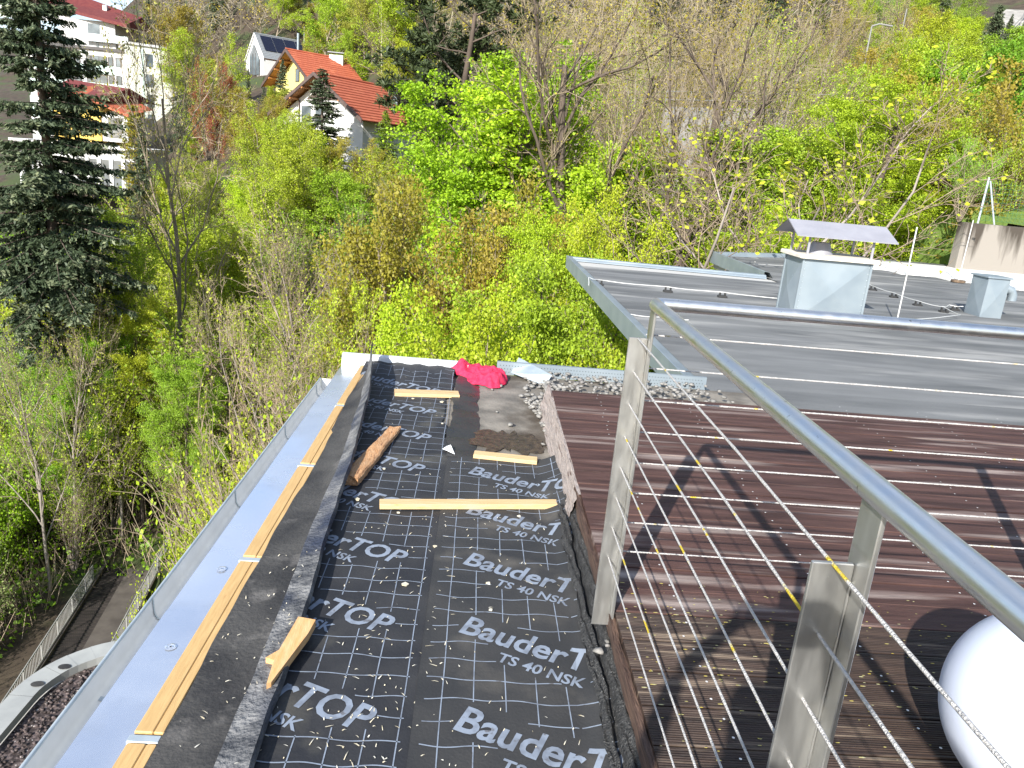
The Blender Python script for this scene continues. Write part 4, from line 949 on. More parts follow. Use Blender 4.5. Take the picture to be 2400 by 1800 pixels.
# ramp
Lr = [onz(a / 2.553, 1150 + b / 2.553, ZP + 0.75)[:2] for a, b in ((20, 1260), (480, 565))]
Rr = [onz(a / 2.553, 1150 + b / 2.553, ZP + 0.75)[:2] for a, b in ((670, 890), (830, 620))]
dL = _n(Lr[1] - Lr[0]); 
L0, L1 = Lr[0] - dL * 6, Lr[1] + dL * 1.5
R0, R1 = Rr[0] - dL * 9, Rr[1] + dL * 6.5
nR = np.array([dL[1], -dL[0]])
wR = (Rr[0] - Lr[0]) @ nR
rp = MB(); a0, a1 = L0 - dL * 8, L1 + dL * 16
rp.prism([tuple(a0 + nR * wR * 0.47), tuple(a0 + nR * (wR + 0.1)), tuple(a1 + nR * (wR + 0.1)), tuple(a1 + nR * wR * 0.47)], ZP - 0.4, ZP)
tag(rp.build('ramp_path', M['asphalt'], origin=(-13, 24, ZP)), kind='structure')
rib = empty('ribbed_ramp', (-14, 22, ZP)); tag(rib, 'dark ribbed strip of the ramp beside the picket railing', 'ramp')
nrib = 120; rib_m = None
for i in range(nrib):
    t0 = i * 0.22
    c = a0 + dL * (5 + t0)
    pts4 = [tuple(c + nR * 0.12), tuple(c + nR * (wR * 0.47 - 0.01)), tuple(c + dL * 0.16 + nR * (wR * 0.47 - 0.01)), tuple(c + dL * 0.16 + nR * 0.12)]
    MB().prism(pts4, ZP - 0.2, ZP - 0.03).build('slat', M['ramp_dark'], rib)
MB().prism([tuple(a0 - nR * 0.02), tuple(a0 + nR * 0.1), tuple(a1 + nR * 0.1), tuple(a1 - nR * 0.02)], ZP - 0.4, ZP + 0.08).build('side_curb', M['asphalt'], rib)
def picket(name, a, b, label):
    a = np.array(a); b = np.array(b); L = np.linalg.norm(b - a); d = (b - a) / L
    e = empty(name, (a[0], a[1], ZP)); tag(e, label, 'railing')
    for z, r in ((ZP + 0.78, 0.028), (ZP + 0.12, 0.02)):
        MB().tube([(a[0], a[1], z), (b[0], b[1], z)], r, 6).build('bar', M['picket'], e)
    n = int(L / 0.115); me = MB().tube([(0, 0, 0.12), (0, 0, 0.77)], 0.011, 4).mesh('picket', M['picket'])
    me2 = MB().tube([(0, 0, 0.0), (0, 0, 0.80)], 0.03, 6).mesh('post', M['picket'])
    for i in range(n + 1):
        c = d * (L * i / n); o = link('post' if i % 13 == 0 else 'picket', me2 if i % 13 == 0 else me, e); o.location = (c[0], c[1], 0)
picket('picket_railing', L0, L1, 'long pale picket railing along the dark ribbed ramp')
picket('picket_railing', R0, R1, 'pale picket railing half hidden by shrub beside the gutter')
# ------------------------------------------------------------------ houses
def house_frame(u, v, y, ru, rv):
    """ridge start from pixel at distance y; ridge end from pixel on the same height"""
    p = ony(u, v, y); q = onz(ru, rv, p[2]); return p, q
def gable_house(name, p, q, w, pitch, zbase, over, roofm, wallm, label, gable_extra=None, eave_l=None, thick=0.28, side_over=0.9):
    """p: ridge start (gable facing us), q: ridge end. w: half width to the eave edge."""
    d = np.array([q[0] - p[0], q[1] - p[1]]); L = np.linalg.norm(d); d /= L; s = np.array([d[1], -d[0]])   # s points right of the ridge direction
    e = empty(name, (p[0], p[1], zbase)); tag(e, label, 'house')
    ze = p[2] - w * math.tan(pitch)
    def W(a, b, z): c = np.array(p[:2]) + d * a + s * b; return (c[0], c[1], z)
    ww = w - side_over; zw = p[2] - 0.25
    zs = zw - ww * math.tan(pitch)
    wall = MB()
    a0, a1 = over, L - 0.4
    pr = [(-ww, zbase - 6), (ww, zbase - 6), (ww, zs - 0.1), (0, zw - 0.1), (-ww, zs - 0.1)]
    v = [W(a0, b, z) for b, z in pr] + [W(a1, b, z) for b, z in pr]
    wall.add(v, [(0, 1, 2, 3, 4), (9, 8, 7, 6, 5)] + [(i, 5 + i, 5 + (i + 1) % 5, (i + 1) % 5) for i in range(5)])
    wall.build('wall', M[wallm], e)
    roof = None
    for sd, nm in ((1, 'roof_slope'), (-1, 'roof_slope')):
        # rows of tiles as overlapping courses
        rows = 15; mb = MB(); 
        for i in range(rows):
            t0, t1 = i / rows, (i + 1) / rows
            b0, b1 = sd * w * t0, sd * w * (t1 + 0.012); z0, z1 = p[2] - w * t0 * math.tan(pitch), p[2] - w * t1 * math.tan(pitch)
            lift = 0.05
            A = [W(0, b0, z0 + 0.0), W(L, b0, z0 + 0.0), W(L, b1, z1 + lift), W(0, b1, z1 + lift), W(0, b1, z1 - 0.02), W(L, b1, z1 - 0.02)]
            fs = [(0, 1, 2, 3), (3, 2, 5, 4)]
            if sd > 0: fs = [f[::-1] for f in fs]
            mb.add(A, fs)
        ro = mb.build(nm, M[roofm], e)
        mb = MB()   # underside + verge board
        A = [W(0.02, 0, p[2] - 0.10), W(L, 0, p[2] - 0.10), W(L, sd * w, ze - 0.10), W(0.02, sd * w, ze - 0.10)]
        mb.add(A, [(0, 1, 2, 3)]); mb.build('soffit', M['rafter'], e)
        mb = MB(); A = [W(-0.06, 0, p[2] + 0.10), W(-0.06, sd * (w + 0.05), ze + 0.10), W(-0.06, sd * (w + 0.05), ze - thick), W(-0.06, 0, p[2] - thick)]
        B = [W(0.10, 0, p[2] + 0.10), W(0.10, sd * (w + 0.05), ze + 0.10), W(0.10, sd * (w + 0.05), ze - thick), W(0.10, 0, p[2] - thick)]
        mb.add(A + B, [(0, 1, 2, 3), (7, 6, 5, 4), (0, 4, 5, 1), (3, 2, 6, 7), (1, 5, 6, 2)]); mb.build('verge_board', M['brownwood'], e)
    MB().tube([W(0, 0, p[2] + 0.06), W(L, 0, p[2] + 0.06)], 0.13, 8).build('ridge_cap', M[roofm], e)
    return e, W, a0, a1, ww, zs
def pane(e, W, a, b0, b1, z0, z1, out=-0.06, m_='glass', frame='frame', mull=0, fw=0.09):
    """window on the gable (const a)"""
    f = MB()
    A = [W(a + out, b0 - fw, z0 - fw), W(a + out, b1 + fw, z0 - fw), W(a + out, b1 + fw, z1 + fw), W(a + out, b0 - fw, z1 + fw)]
    f.add(A, [(0, 1, 2, 3)]); fo = f.build('window', M[frame], e)
    n = max(1, mull + 1)
    for k in range(n):
        x0_, x1_ = b0 + (b1 - b0) * k / n + 0.03, b0 + (b1 - b0) * (k + 1) / n - 0.03
        g_ = MB().add([W(a + out * 1.5, x0_, z0), W(a + out * 1.5, x1_, z0), W(a + out * 1.5, x1_, z1), W(a + out * 1.5, x0_, z1)], [(0, 1, 2, 3)])
        go = g_.build('pane', M[m_], None); go.parent = fo
        for vtx in go.data.vertices: vtx.co -= Vector(e.location)
def pane_s(e, W, b, a0, a1, z0, z1, out=0.06, m_='glass', frame='frame'):
    fo = MB().add([W(a0 - .08, b + out, z0 - .08), W(a1 + .08, b + out, z0 - .08), W(a1 + .08, b + out, z1 + .08), W(a0 - .08, b + out, z1 + .08)], [(0, 1, 2, 3)]).build('window', M[frame], e)
    go = MB().add([W(a0, b + out * 1.5, z0), W(a1, b + out * 1.5, z0), W(a1, b + out * 1.5, z1), W(a0, b + out * 1.5, z1)], [(0, 1, 2, 3)]).build('pane', M[m_], None); go.parent = fo
    for vtx in go.data.vertices: vtx.co -= Vector(e.location)

# near house: white, orange tiles
p, q = house_frame(735, 170, 85, 893, 202)
e, W, a0, a1, ww, zs = gable_house('white_house', p, q, 6.6, math.radians(33), tz(p[0], p[1]), 1.3, 'tiles', 'render', 'white gabled house with orange tiled roof behind the dark conifer')
zr = p[2]
pane(e, W, a0, -2.9, -1.5, zr - 5.0, zr - 3.2); pane(e, W, a0, -0.9, 0.3, zr - 5.0, zr - 3.2); pane(e, W, a0, -4.2, -3.6, zr - 6.6, zr - 5.6); pane(e, W, a0, 2.2, 3.4, zr - 7.6, zr - 6.2)
MB().add([W(a0 - 0.05, -2.2, zr - 2.5), W(a0 - 0.05, 2.2, zr - 2.5), W(a0 - 0.05, 0, zr - 0.9)], [(0, 1, 2)]).build('gable_boarding', M['brownwood'], e)
MB().tube([W(a0 - 0.12, -3.2, zr - 2.6), W(a0 - 0.12, -3.2, zr - 11)], 0.07, 6).build('downpipe', M['brownwood'], e)
for b in (-3.4, -1.7, 1.7, 3.4):
    z = zr - abs(b) * math.tan(math.radians(33)) - 0.35
    MB().tube([W(0.0, b, z), W(a0, b, z)], 0.11, 6).build('rafter', M['rafter'], e)
MB().box((0, 0, 0), (0.45, 0.45, 1.5), Matrix.Translation(W(9.2, 3.0, zr - 2.6))).build('flue', M['galv'], e)
dm = MB(); A = [W(9.5, 3.2, zr - 2.0), W(12.5, 3.2, zr - 2.0), W(12.8, 6.8, zr - 3.0), W(9.2, 6.8, zr - 3.0)]; dm.add(A, [(3, 2, 1, 0)]); dm.build('dormer_roof', M['tiles'], e)
# middle house: yellow gable, orange tiles
p, q = house_frame(669, 115, 106, 812, 141)
e, W, a0, a1, ww, zs = gable_house('yellow_gable_house', p, q, 6.6, math.radians(33), tz(p[0], p[1]), 1.6, 'tiles', 'palyellow', 'pale yellow gabled house with big plain orange roof')
zr = p[2]
for b in (-0.2, 2.0): pane(e, W, a0, b, b + 0.9, zr - 3.6, zr - 2.2, frame='darkframe')
MB().add([W(a0 - .04, -5.5, zr - 12), W(a0 - .04, 5.5, zr - 12), W(a0 - .04, 5.5, zr - 6.4), W(a0 - .04, -5.5, zr - 6.4)], [(0, 1, 2, 3)]).build('ground_storey', M['render'], e)
pane(e, W, a0, -2.6, -1.6, zr - 8.6, zr - 7.0, out=-0.09, frame='darkframe')
for b in (-4.6, -3.0, -1.5, 1.5, 3.0):
    z = zr - abs(b) * math.tan(math.radians(33)) - 0.35
    MB().tube([W(0.0, b, z), W(a0, b, z)], 0.14, 6).build('rafter', M['rafter'], e)
c_ = W(7.0, 0.6, zr - 1.0); cb = MB(); cb.box((-0.9, -0.4, -0.5), (0.9, 0.4, 1.3), Matrix.Translation(c_)); cb = cb.build('chimney', M['render'], e)
MB().box((-1.1, -0.55, 1.55), (1.1, 0.55, 1.65), Matrix.Translation(c_)).build('chimney_cover', M['greyroof'], e)
# modern house with solar roof
p, q = house_frame(595, 78, 138, 700, 97)
e, W, a0, a1, ww, zs = gable_house('modern_house', p, q, 3.9, math.radians(45), tz(p[0], p[1]), 0.1, 'greyroof', 'render', 'modern white house with tall gable glazing and solar panels', side_over=0.1)
zr = p[2]
for ch_ in [c for c in e.children if c.name.startswith('verge_board')]: ch_.data.materials[0] = M['render']
gv = MB().add([W(-0.12, -1.5, zr - 6.4), W(-0.12, 2.4, zr - 6.4), W(-0.12, 2.4, zr - 4.0), W(-0.12, 0.2, zr - 1.6), W(-0.12, -1.5, zr - 3.2)], [(0, 1, 2, 3, 4)]).build('gable_window', M['glass'], e)
for b in (-0.2, 1.1): MB().box((-0.04, -0.04, 0), (0.04, 0.04, 3.2), Matrix.Translation(W(-0.15, b, zr - 6.3))).build('mullion', M['darkframe'], e)
pane(e, W, 0.02, -1.4, 2.4, zr - 11.3, zr - 7.8, out=-0.12, frame='darkframe', mull=2)
pane(e, W, 0.02, -0.6, 1.8, zr - 15.6, zr - 13.4, out=-0.12, frame='frame', mull=1)
MB().add([W(-1.2, -4.6, zr - 13.0), W(-1.2, 4.2, zr - 13.0), W(0.2, 4.2, zr - 13.0), W(0.2, -4.6, zr - 13.0), W(-1.2, -4.6, zr - 12.2), W(-1.2, 4.2, zr - 12.2)], [(0, 1, 2, 3), (0, 4, 5, 1)]).build('balcony', M['render'], e)
for k in range(4):
    A = []
    for (a, t) in ((0.8 + k * 2.0, 0.10), (2.7 + k * 2.0, 0.10), (2.7 + k * 2.0, 0.72 if k < 3 else 0.5), (0.8 + k * 2.0, 0.72 if k < 3 else 0.5)):
        A.append(W(a, 3.9 * t, zr - 3.9 * t + 0.22))
    MB().add(A, [(3, 2, 1, 0)]).build('solar_panel', M['solar'], e)
MB().tube([W(6.5, 2.6, zr - 2.8), W(6.5, 2.6, zr + 0.9)], 0.22, 8).build('flue', M['galv'], e)
MB().tube([W(8.5, 0.5, zr - 0.5), W(8.5, 0.5, zr + 2.4)], 0.05, 5).build('aerial', M['galv_lt'], e)

# apartment block: facade facing us, mint bands, window rows
def flat_block(name, u0, u1, vt, vb, y, yaw, depth, wallm, label, cat='building'):
    A = ony(u0, vt, y); d = np.array([math.cos(yaw), math.sin(yaw)])
    # right end: intersect pixel ray u1 with the facade line
    r = ray(u1, vt); t = np.linalg.solve(np.array([[r[0], -d[0]], [r[1], -d[1]]]), A[:2]); Lf = t[1]
    zb = ony(u0, vb, y)[2]; s = np.array([-d[1], d[0]])
    e = empty(name, (A[0], A[1], zb)); tag(e, label, cat)
    def W(a, o, z): c = A[:2] + d * a + s * o; return (c[0], c[1], z)
    mb = MB(); P = [W(0, 0, 0)[:2], W(Lf, 0, 0)[:2], W(Lf, depth, 0)[:2], W(0, depth, 0)[:2]]
    mb.prism(P, zb, A[2]); mb.build('wall', M[wallm], e)
    return e, W, Lf, zb, A[2]
def strip(e, W, a0, a1, z0, z1, name, m_, o=-0.05, th=0.05):
    mb = MB(); P = [W(a0, o, z0), W(a1, o, z0), W(a1, o, z1), W(a0, o, z1), W(a0, o + th, z0), W(a1, o + th, z0), W(a1, o + th, z1), W(a0, o + th, z1)]
    mb.add(P, [(0, 1, 2, 3), (0, 4, 5, 1), (3, 2, 6, 7), (1, 5, 6, 2), (0, 3, 7, 4)]); return mb.build(name, M[m_], e)
e, W, Lf, zb, zt_ = flat_block('apartment_block', 60, 293, 99, 330, 140, 0.05, 12, 'render', 'white apartment block with mint bands and window rows')
sc_ = 140 / 1800.0 * 0.98
def zrow(v): return zt_ - (v - 99) * sc_
for (v0, v1) in ((131, 149), (168, 188), (232, 250)): strip(e, W, 0.1, Lf - 1.0, zrow(v1), zrow(v0), 'mint_band', 'mint', -0.12, 0.12)
strip(e, W, -0.3, Lf + 0.3, zt_ - 0.1, zt_ + 0.35, 'roof_edge', 'darkframe', -0.4, 12.6)
for (v0, v1) in ((112, 131), (150, 168), (190, 209), (228, 234)):
    for (ua, ub) in ((80, 100), (140, 171), (175, 184), (200, 209), (213, 247), (252, 262), (270, 281)):
        f = (Lf / (293 - 60)); x0_, x1_ = (ua - 60) * f, (ub - 60) * f
        fo = strip(e, W, x0_ - 0.1, x1_ + 0.1, zrow(v1), zrow(v0), 'window', 'darkframe', -0.07, 0.07)
        n = 2 if ub - ua > 20 else 1
        for kx in range(n):
            a_, b_ = x0_ + (x1_ - x0_) * kx / n + 0.06, x0_ + (x1_ - x0_) * (kx + 1) / n - 0.06
            go = MB().add([W(a_, -0.09, zrow(v1) + 0.1), W(b_, -0.09, zrow(v1) + 0.1), W(b_, -0.09, zrow(v0) - 0.1), W(a_, -0.09, zrow(v0) - 0.1)], [(0, 1, 2, 3)]).build('pane', M['glass'], None)
            go.parent = fo
            for vtx in go.data.vertices: vtx.co -= Vector(e.location)
e, W, Lf, zb, zt_ = flat_block('apartment_wing', 294, 440, 101, 330, 139, 0.5, 10, 'cream', 'cream wing of the apartment block behind the bare larch')
for k in range(4): strip(e, W, Lf * 0.30, Lf * 0.42, zt_ - 3.2 - k * 3.2, zt_ - 1.2 - k * 3.2, 'window', 'glass')
strip(e, W, Lf * 0.24, Lf * 0.27, zb, zt_ - 0.5, 'mint_band', 'mint')
for k in range(2): strip(e, W, Lf * 0.8, Lf * 0.86, zt_ - 3.0 - k * 3.2, zt_ - 1.2 - k * 3.2, 'window', 'glass')
strip(e, W, -0.2, Lf + 0.3, zt_ - 0.05, zt_ + 0.3, 'roof_edge', 'frame', -0.3, 10.4)
# hillside building with dark red roof above it
e, W, Lf, zb, zt_ = flat_block('hillside_villa', 140, 268, 40, 110, 172, 0.0, 12, 'render', 'white terraced building under a dark red roof at the skyline')
strip(e, W, Lf * 0.50, Lf * 0.72, zt_ - 2.8, zt_ - 0.6, 'window', 'glass'); strip(e, W, Lf * 0.64, Lf * 0.69, zt_ - 6.0, zt_ - 3.8, 'window', 'glass')
strip(e, W, Lf * 0.45, Lf + 3, zt_ - 4.0, zt_ - 2.6, 'balcony_rail', 'galv_lt', -1.2, 0.1)
mb = MB(); A = [W(-14, -1.5, zt_ + 4.0), W(Lf + 3, -1.5, zt_ - 0.3), W(Lf + 3, 6, zt_ + 2.2), W(-14, 6, zt_ + 9.0), W(Lf + 3, 13, zt_), W(-14, 13, zt_ + 4), W(-14, -1.5, zt_ + 3.4), W(Lf + 3, -1.5, zt_ - 0.9)]
mb.add(A, [(0, 1, 2, 3), (3, 2, 4, 5), (6, 7, 1, 0), (1, 7, 4, 2)]); mb.build('roof', M['redroof'], e)
MB().add([W(-14, 0.2, zt_ - 1), W(2, 0.2, zt_ - 1), W(2, 0.2, zt_ + 1.8), W(-14, 0.2, zt_ + 3.6)], [(0, 1, 2, 3)]).build('upper_wall', M['render'], e)
MB().box((0, 0, 0), (0.8, 0.8, 2.2), Matrix.Translation(W(Lf * 0.62, 4, zt_ + 1.4))).build('chimney', M['render'], e)
# yellow house lower left
p, q = house_frame(205, 207, 112, 300, 262)
e, W, Lf, zb, zt_ = flat_block('yellow_house', 120, 232, 218, 330, 112, -0.25, 9, 'yellow', 'ochre yellow house with low red roofs behind the big spruce')
for (aa, z) in ((0.40, zt_ - 1.6), (0.58, zt_ - 3.6)): strip(e, W, Lf * aa, Lf * aa + 1.0, z - 1.3, z, 'window', 'darkframe')
MB().tube([W(Lf * 0.52, -0.1, zt_), W(Lf * 0.52, -0.1, zb)], 0.08, 6).build('downpipe', M['darkframe'], e)
mb = MB(); A = [W(-1, -1.2, zt_ - 0.1), W(Lf + 1.2, -1.2, zt_ - 0.1), W(Lf + 1.2, 4.5, zt_ + 1.6), W(-1, 4.5, zt_ + 2.2), W(-1, -1.2, zt_ - 0.5), W(Lf + 1.2, -1.2, zt_ - 0.5), W(Lf + 1.2, 10, zt_), W(-1, 10, zt_)]
mb.add(A, [(0, 1, 2, 3), (4, 5, 1, 0), (1, 5, 6, 2), (3, 2, 6, 7)]); mb.build('roof', M['redroof'], e)
e2, W, Lf, zb, zt_ = flat_block('yellow_house_annex', 238, 298, 266, 330, 110, -0.1, 7, 'frame', 'grey glazed annex with red lean-to roof beside the yellow house')
strip(e2, W, 0.8, Lf - 0.8, zb + 0.5, zt_ - 0.4, 'glazing', 'glass')
mb = MB(); A = [W(-3.6, -0.8, zt_ + 2.6), W(Lf + 0.6, -0.8, zt_ + 0.1), W(Lf + 0.6, 6, zt_ + 1.2), W(-3.6, 6, zt_ + 4.0), W(-3.6, -0.8, zt_ + 2.3), W(Lf + 0.6, -0.8, zt_ - 0.2)]
mb.add(A, [(0, 1, 2, 3), (4, 5, 1, 0)]); mb.build('roof', M['tiles'], e2)
# white sheds seen through the spruce
e, W, Lf, zb, zt_ = flat_block('white_shed', 40, 325, 330, 430, 92, 0.02, 8, 'render', 'low white building seen through the lower spruce branches')
strip(e, W, Lf * 0.45, Lf * 0.96, zt_ - 4.5, zt_ - 1.2, 'window', 'glass'); strip(e, W, -0.5, Lf + 0.5, zt_, zt_ + 0.3, 'roof_edge', 'frame', -0.8, 9)
for k in range(5): strip(e, W, Lf * (0.45 + 0.1 * k), Lf * (0.45 + 0.1 * k) + 0.4, zt_ - 4.6, zt_ - 1.0, 'mullion', 'frame', -0.14, 0.06)

# ------------------------------------------------------------------ things on the right-hand hillside
def hillpath(a, b, n, wd_):
    P = []
    for k in range(n + 1):
        t = k / n; x = a[0] + (b[0] - a[0]) * t + 0.8 * math.sin(t * 5); y = a[1] + (b[1] - a[1]) * t; P.append(np.array([x, y, max(tz(x - wd_, y), tz(x + wd_, y), tz(x, y)) + 0.15]))
    v = [(c[0] + s * wd_, c[1] - s * wd_ * .3, c[2] + dz) for c in P for (s, dz) in ((-1, -2.0), (-1, 0), (1, 0), (1, -2.0))]
    mb = MB(); mb.add(v, [(4 * i + j, 4 * i + j + 1, 4 * i + j + 5, 4 * i + j + 4)[::-1] for i in range(n) for j in range(3)])
    tag(mb.build('path', M['path'], origin=tuple(P[0])), kind='structure'); return P
PP = hillpath((56.6, 93.6), (72, 113), 8, 1.6)
wf = empty('timber_handrail', tuple(PP[0])); tag(wf, 'pale handrail along the stony path in the upper corner', 'railing')
for i in range(8):
    o_ = np.array([1.1, -0.4, 0])
    MB().tube([tuple(PP[i] + o_ + np.array([0, 0, 1.0])), tuple(PP[i + 1] + o_ + np.array([0, 0, 1.0]))], 0.06, 6).build('bar', M['dullpole'], wf)
    MB().tube([tuple(PP[i] + o_ + np.array([0, 0, -.5])), tuple(PP[i] + o_ + np.array([0, 0, 1.0]))], 0.06, 6).build('post', M['dullpole'], wf)
print('PATHPX', [tuple(round(float(q)) for q in pxof(c)) for c in PP])
rw = empty('road_parapet', tuple(ony(1980, 255, 50))); tag(rw, 'long grey road parapet with railing across the wooded slope', 'wall')
A, B = ony(1560, 250, 52), ony(2330, 268, 50)
def along(t, dz, o=0.0): c = A * (1 - t) + B * t; return (c[0], c[1] + o, c[2] + dz)
MB().add([along(0, -6), along(1, -6), along(1, 0), along(0, 0), along(0, -6, .5), along(1, -6, .5), along(1, 0, .5), along(0, 0, .5)], [(0, 1, 2, 3), (3, 2, 6, 7), (7, 6, 5, 4)]).build('parapet', M['parapet'], rw)
for z in (0.45, 0.95): MB().tube([along(0, z, .2), along(1, z, .2)], 0.03, 5).build('bar', M['dullpole'], rw)
for k in range(14): MB().tube([along(k / 13, -0.05, .2), along(k / 13, 0.97, .2)], 0.035, 5).build('post', M['dullpole'], rw)
c = ony(2322, 300, 45); hu = empty('stone_hut', (c[0], c[1], c[2] - 1)); tag(hu, 'small dark hut with a pale gable among the shrubs', 'hut')
mb = MB(); P = [(c[0] - 0.9, c[1] - 1, c[2] - 1.5), (c[0] + 0.9, c[1] - 1, c[2] - 1.5), (c[0] + 0.9, c[1] - 1, c[2] + 0.1), (c[0] - 0.9, c[1] - 1, c[2] + 0.1)]; P += [(a_, b_ + 2, z_) for a_, b_, z_ in P]
mb.add(P, [(0, 1, 2, 3), (1, 5, 6, 2), (4, 0, 3, 7), (5, 4, 7, 6)]); mb.build('wall', M['bitumen'], hu)
mb = MB(); G = [(c[0] - 1.0, c[1] - 1.05, c[2] + 0.1), (c[0] + 1.0, c[1] - 1.05, c[2] + 0.1), (c[0], c[1] - 1.05, c[2] + 0.75)]; G += [(a_, b_ + 2.2, z_) for a_, b_, z_ in G]
mb.add(G, [(0, 1, 2), (1, 4, 5, 2), (3, 0, 2, 5), (4, 3, 5)]); mb.build('gable', M['render'], hu)
for (u0, v0, u1, v1, y, lab_) in ((2008, 240, 2030, 60, 47, 'tall pale lamp pole with arm on the wooded slope'), (2105, 118, 2122, 20, 62, 'thin pale pole in the dark wood near the stony path')):
    a = ony(u0, v0, y); b = ony(u1 + 2, v1, y)
    lm_ = empty('lamp_pole', (a[0], a[1], a[2] - 1.5)); tag(lm_, lab_, 'pole')
    MB().tube([(a[0], a[1], a[2] - 1.5), (a[0], a[1], b[2])], [0.07, 0.045], 6).build('pole', M['dullpole'], lm_)
    if v1 == 60: MB().tube([(a[0], a[1], b[2]), (a[0] + 0.4, a[1], b[2] + 0.15), (a[0] + 1.2, a[1], b[2] + 0.1)], 0.05, 6).build('arm', M['dullpole'], lm_)

# ------------------------------------------------------------------ vegetation: prototypes
def norm_rows(a): return a / np.maximum(np.linalg.norm(a, axis=-1, keepdims=True), 1e-9)
class Tree:
    """polylines (points, radii) grown recursively; nominal metres"""
    def __init__(s, seed): s.r = np.random.RandomState(seed); s.lines = []; s.tips = []
    def limb(s, p, d, L, r0, r1, n, wig, up, level):
        pts = [np.array(p, float)]; d = _n(d); ds = []
        for i in range(n):
            d = _n(d + s.r.randn(3) * wig + np.array([0, 0, up])); ds.append(d); pts.append(pts[-1] + d * L / n)
        ds.append(d)
        s.lines.append((np.array(pts), np.linspace(r0, r1, n + 1), level)); return np.array(pts), np.array(ds)
    def grow(s, p, d, L, r0, level, spec):
        sp = spec[level]; last = level == len(spec) - 1
        r1 = r0 * (0.35 if not last else 0.5)
        pts, ds = s.limb(p, d, L, r0, r1, sp.get('seg', 4), sp.get('wig', .15), sp.get('up', .05), level)
        if last: s.tips.append((pts, ds)); return
        nx_ = spec[level + 1]; k = nx_['n']; k = int(k) if isinstance(k, int) else s.r.randint(k[0], k[1] + 1)
        t0 = nx_.get('start', .3); az = s.r.rand() * 6.28
        for i in range(k):
            t = t0 + (1 - t0) * (i + s.r.rand() * .8) / k; t = min(t, .999); f = t * (len(pts) - 1); j = int(f); q = pts[j] + (pts[j + 1] - pts[j]) * (f - j)
            ax = ds[j]; az += 2.4 + s.r.randn() * .4
            o = np.cross(ax, [0.3, .2, .9]); o = _n(o) if np.linalg.norm(o) > .05 else np.array([1., 0, 0]); o2 = np.cross(ax, o)
            an = nx_.get('ang', .8) * (1 + s.r.randn() * .2)
            dd = ax * math.cos(an) + (o * math.cos(az) + o2 * math.sin(az)) * math.sin(an)
            if 'flat' in nx_: dd[2] *= nx_['flat']
            ll = L * nx_.get('len', .6) * (1 - nx_.get('taper', .5) * (t - t0) / max(1 - t0, .01)) * (1 + s.r.randn() * .15)
            rr = np.interp(t, [0, 1], [r0, r1]) * nx_.get('rad', .6)
            s.grow(q, dd, max(ll, .05), max(rr, nx_.get('rmin', .004)), level + 1, spec)
    def wood(s, name, mat_, lv=None):
        V = []; Q = []; b = 0
        for pts, rad, level in s.lines:
            if lv is not None and not (lv[0] <= level <= lv[1]): continue
            n = 7 if level == 0 else (5 if level == 1 else 3); m = len(pts)
            t = norm_rows(np.gradient(pts, axis=0)); a = np.cross(t, [0.31, 0.77, 0.55]); a = norm_rows(a); c = np.cross(t, a)
            an = np.arange(n) * 2 * np.pi / n
            ring = pts[:, None] + rad[:, None, None] * (a[:, None] * np.cos(an)[None, :, None] + c[:, None] * np.sin(an)[None, :, None])
            V.append(ring.reshape(-1, 3)); i = np.arange(m - 1)[:, None] * n; k = np.arange(n)[None]
            Q.append(np.stack([b + i + k, b + i + (k + 1) % n, b + i + n + (k + 1) % n, b + i + n + k], -1).reshape(-1, 4)); b += m * n
        return np_mesh(name, np.concatenate(V), np.concatenate(Q), mat_, True)
def leaves(name, C, size, mat_, r, upb=0.8, asp=0.75, dirs=None, keep=None):
    N_ = len(C); nrm = norm_rows(r.randn(N_, 3) * 0.75 + np.array([0, 0, upb]))
    t = dirs if dirs is not None else r.randn(N_, 3)
    t = norm_rows(t - nrm * (t * nrm).sum(1, keepdims=True)) if dirs is None else norm_rows(t)
    b = norm_rows(np.cross(nrm, t)); sz = np.broadcast_to(np.asarray(size), (N_,))[:, None]
    V = np.stack([C - t * sz * .5, C + b * sz * .5 * asp + t * sz * .02, C + t * sz * .5, C - b * sz * .5 * asp + t * sz * .02], 1).reshape(-1, 3)
    Q = np.arange(N_ * 4).reshape(-1, 4)
    return np_mesh(name, V, Q, mat_)
def tip_points(T, per, sig, along=True):
    C = []
    for pts, ds in T.tips:
        k = max(1, int(per * (0.7 + 0.6 * T.r.rand()))); f = T.r.rand(k) * (len(pts) - 1) if along else np.full(k, len(pts) - 1.001)
        j = f.astype(int); q = pts[j] + (pts[np.minimum(j + 1, len(pts) - 1)] - pts[j]) * (f - j)[:, None]
        C.append(q + T.r.randn(k, 3) * sig)
    return np.concatenate(C)
PROTO = {}
def proto(key, H, parts): PROTO[key] = (H, parts)     # parts: list of (name, mesh)
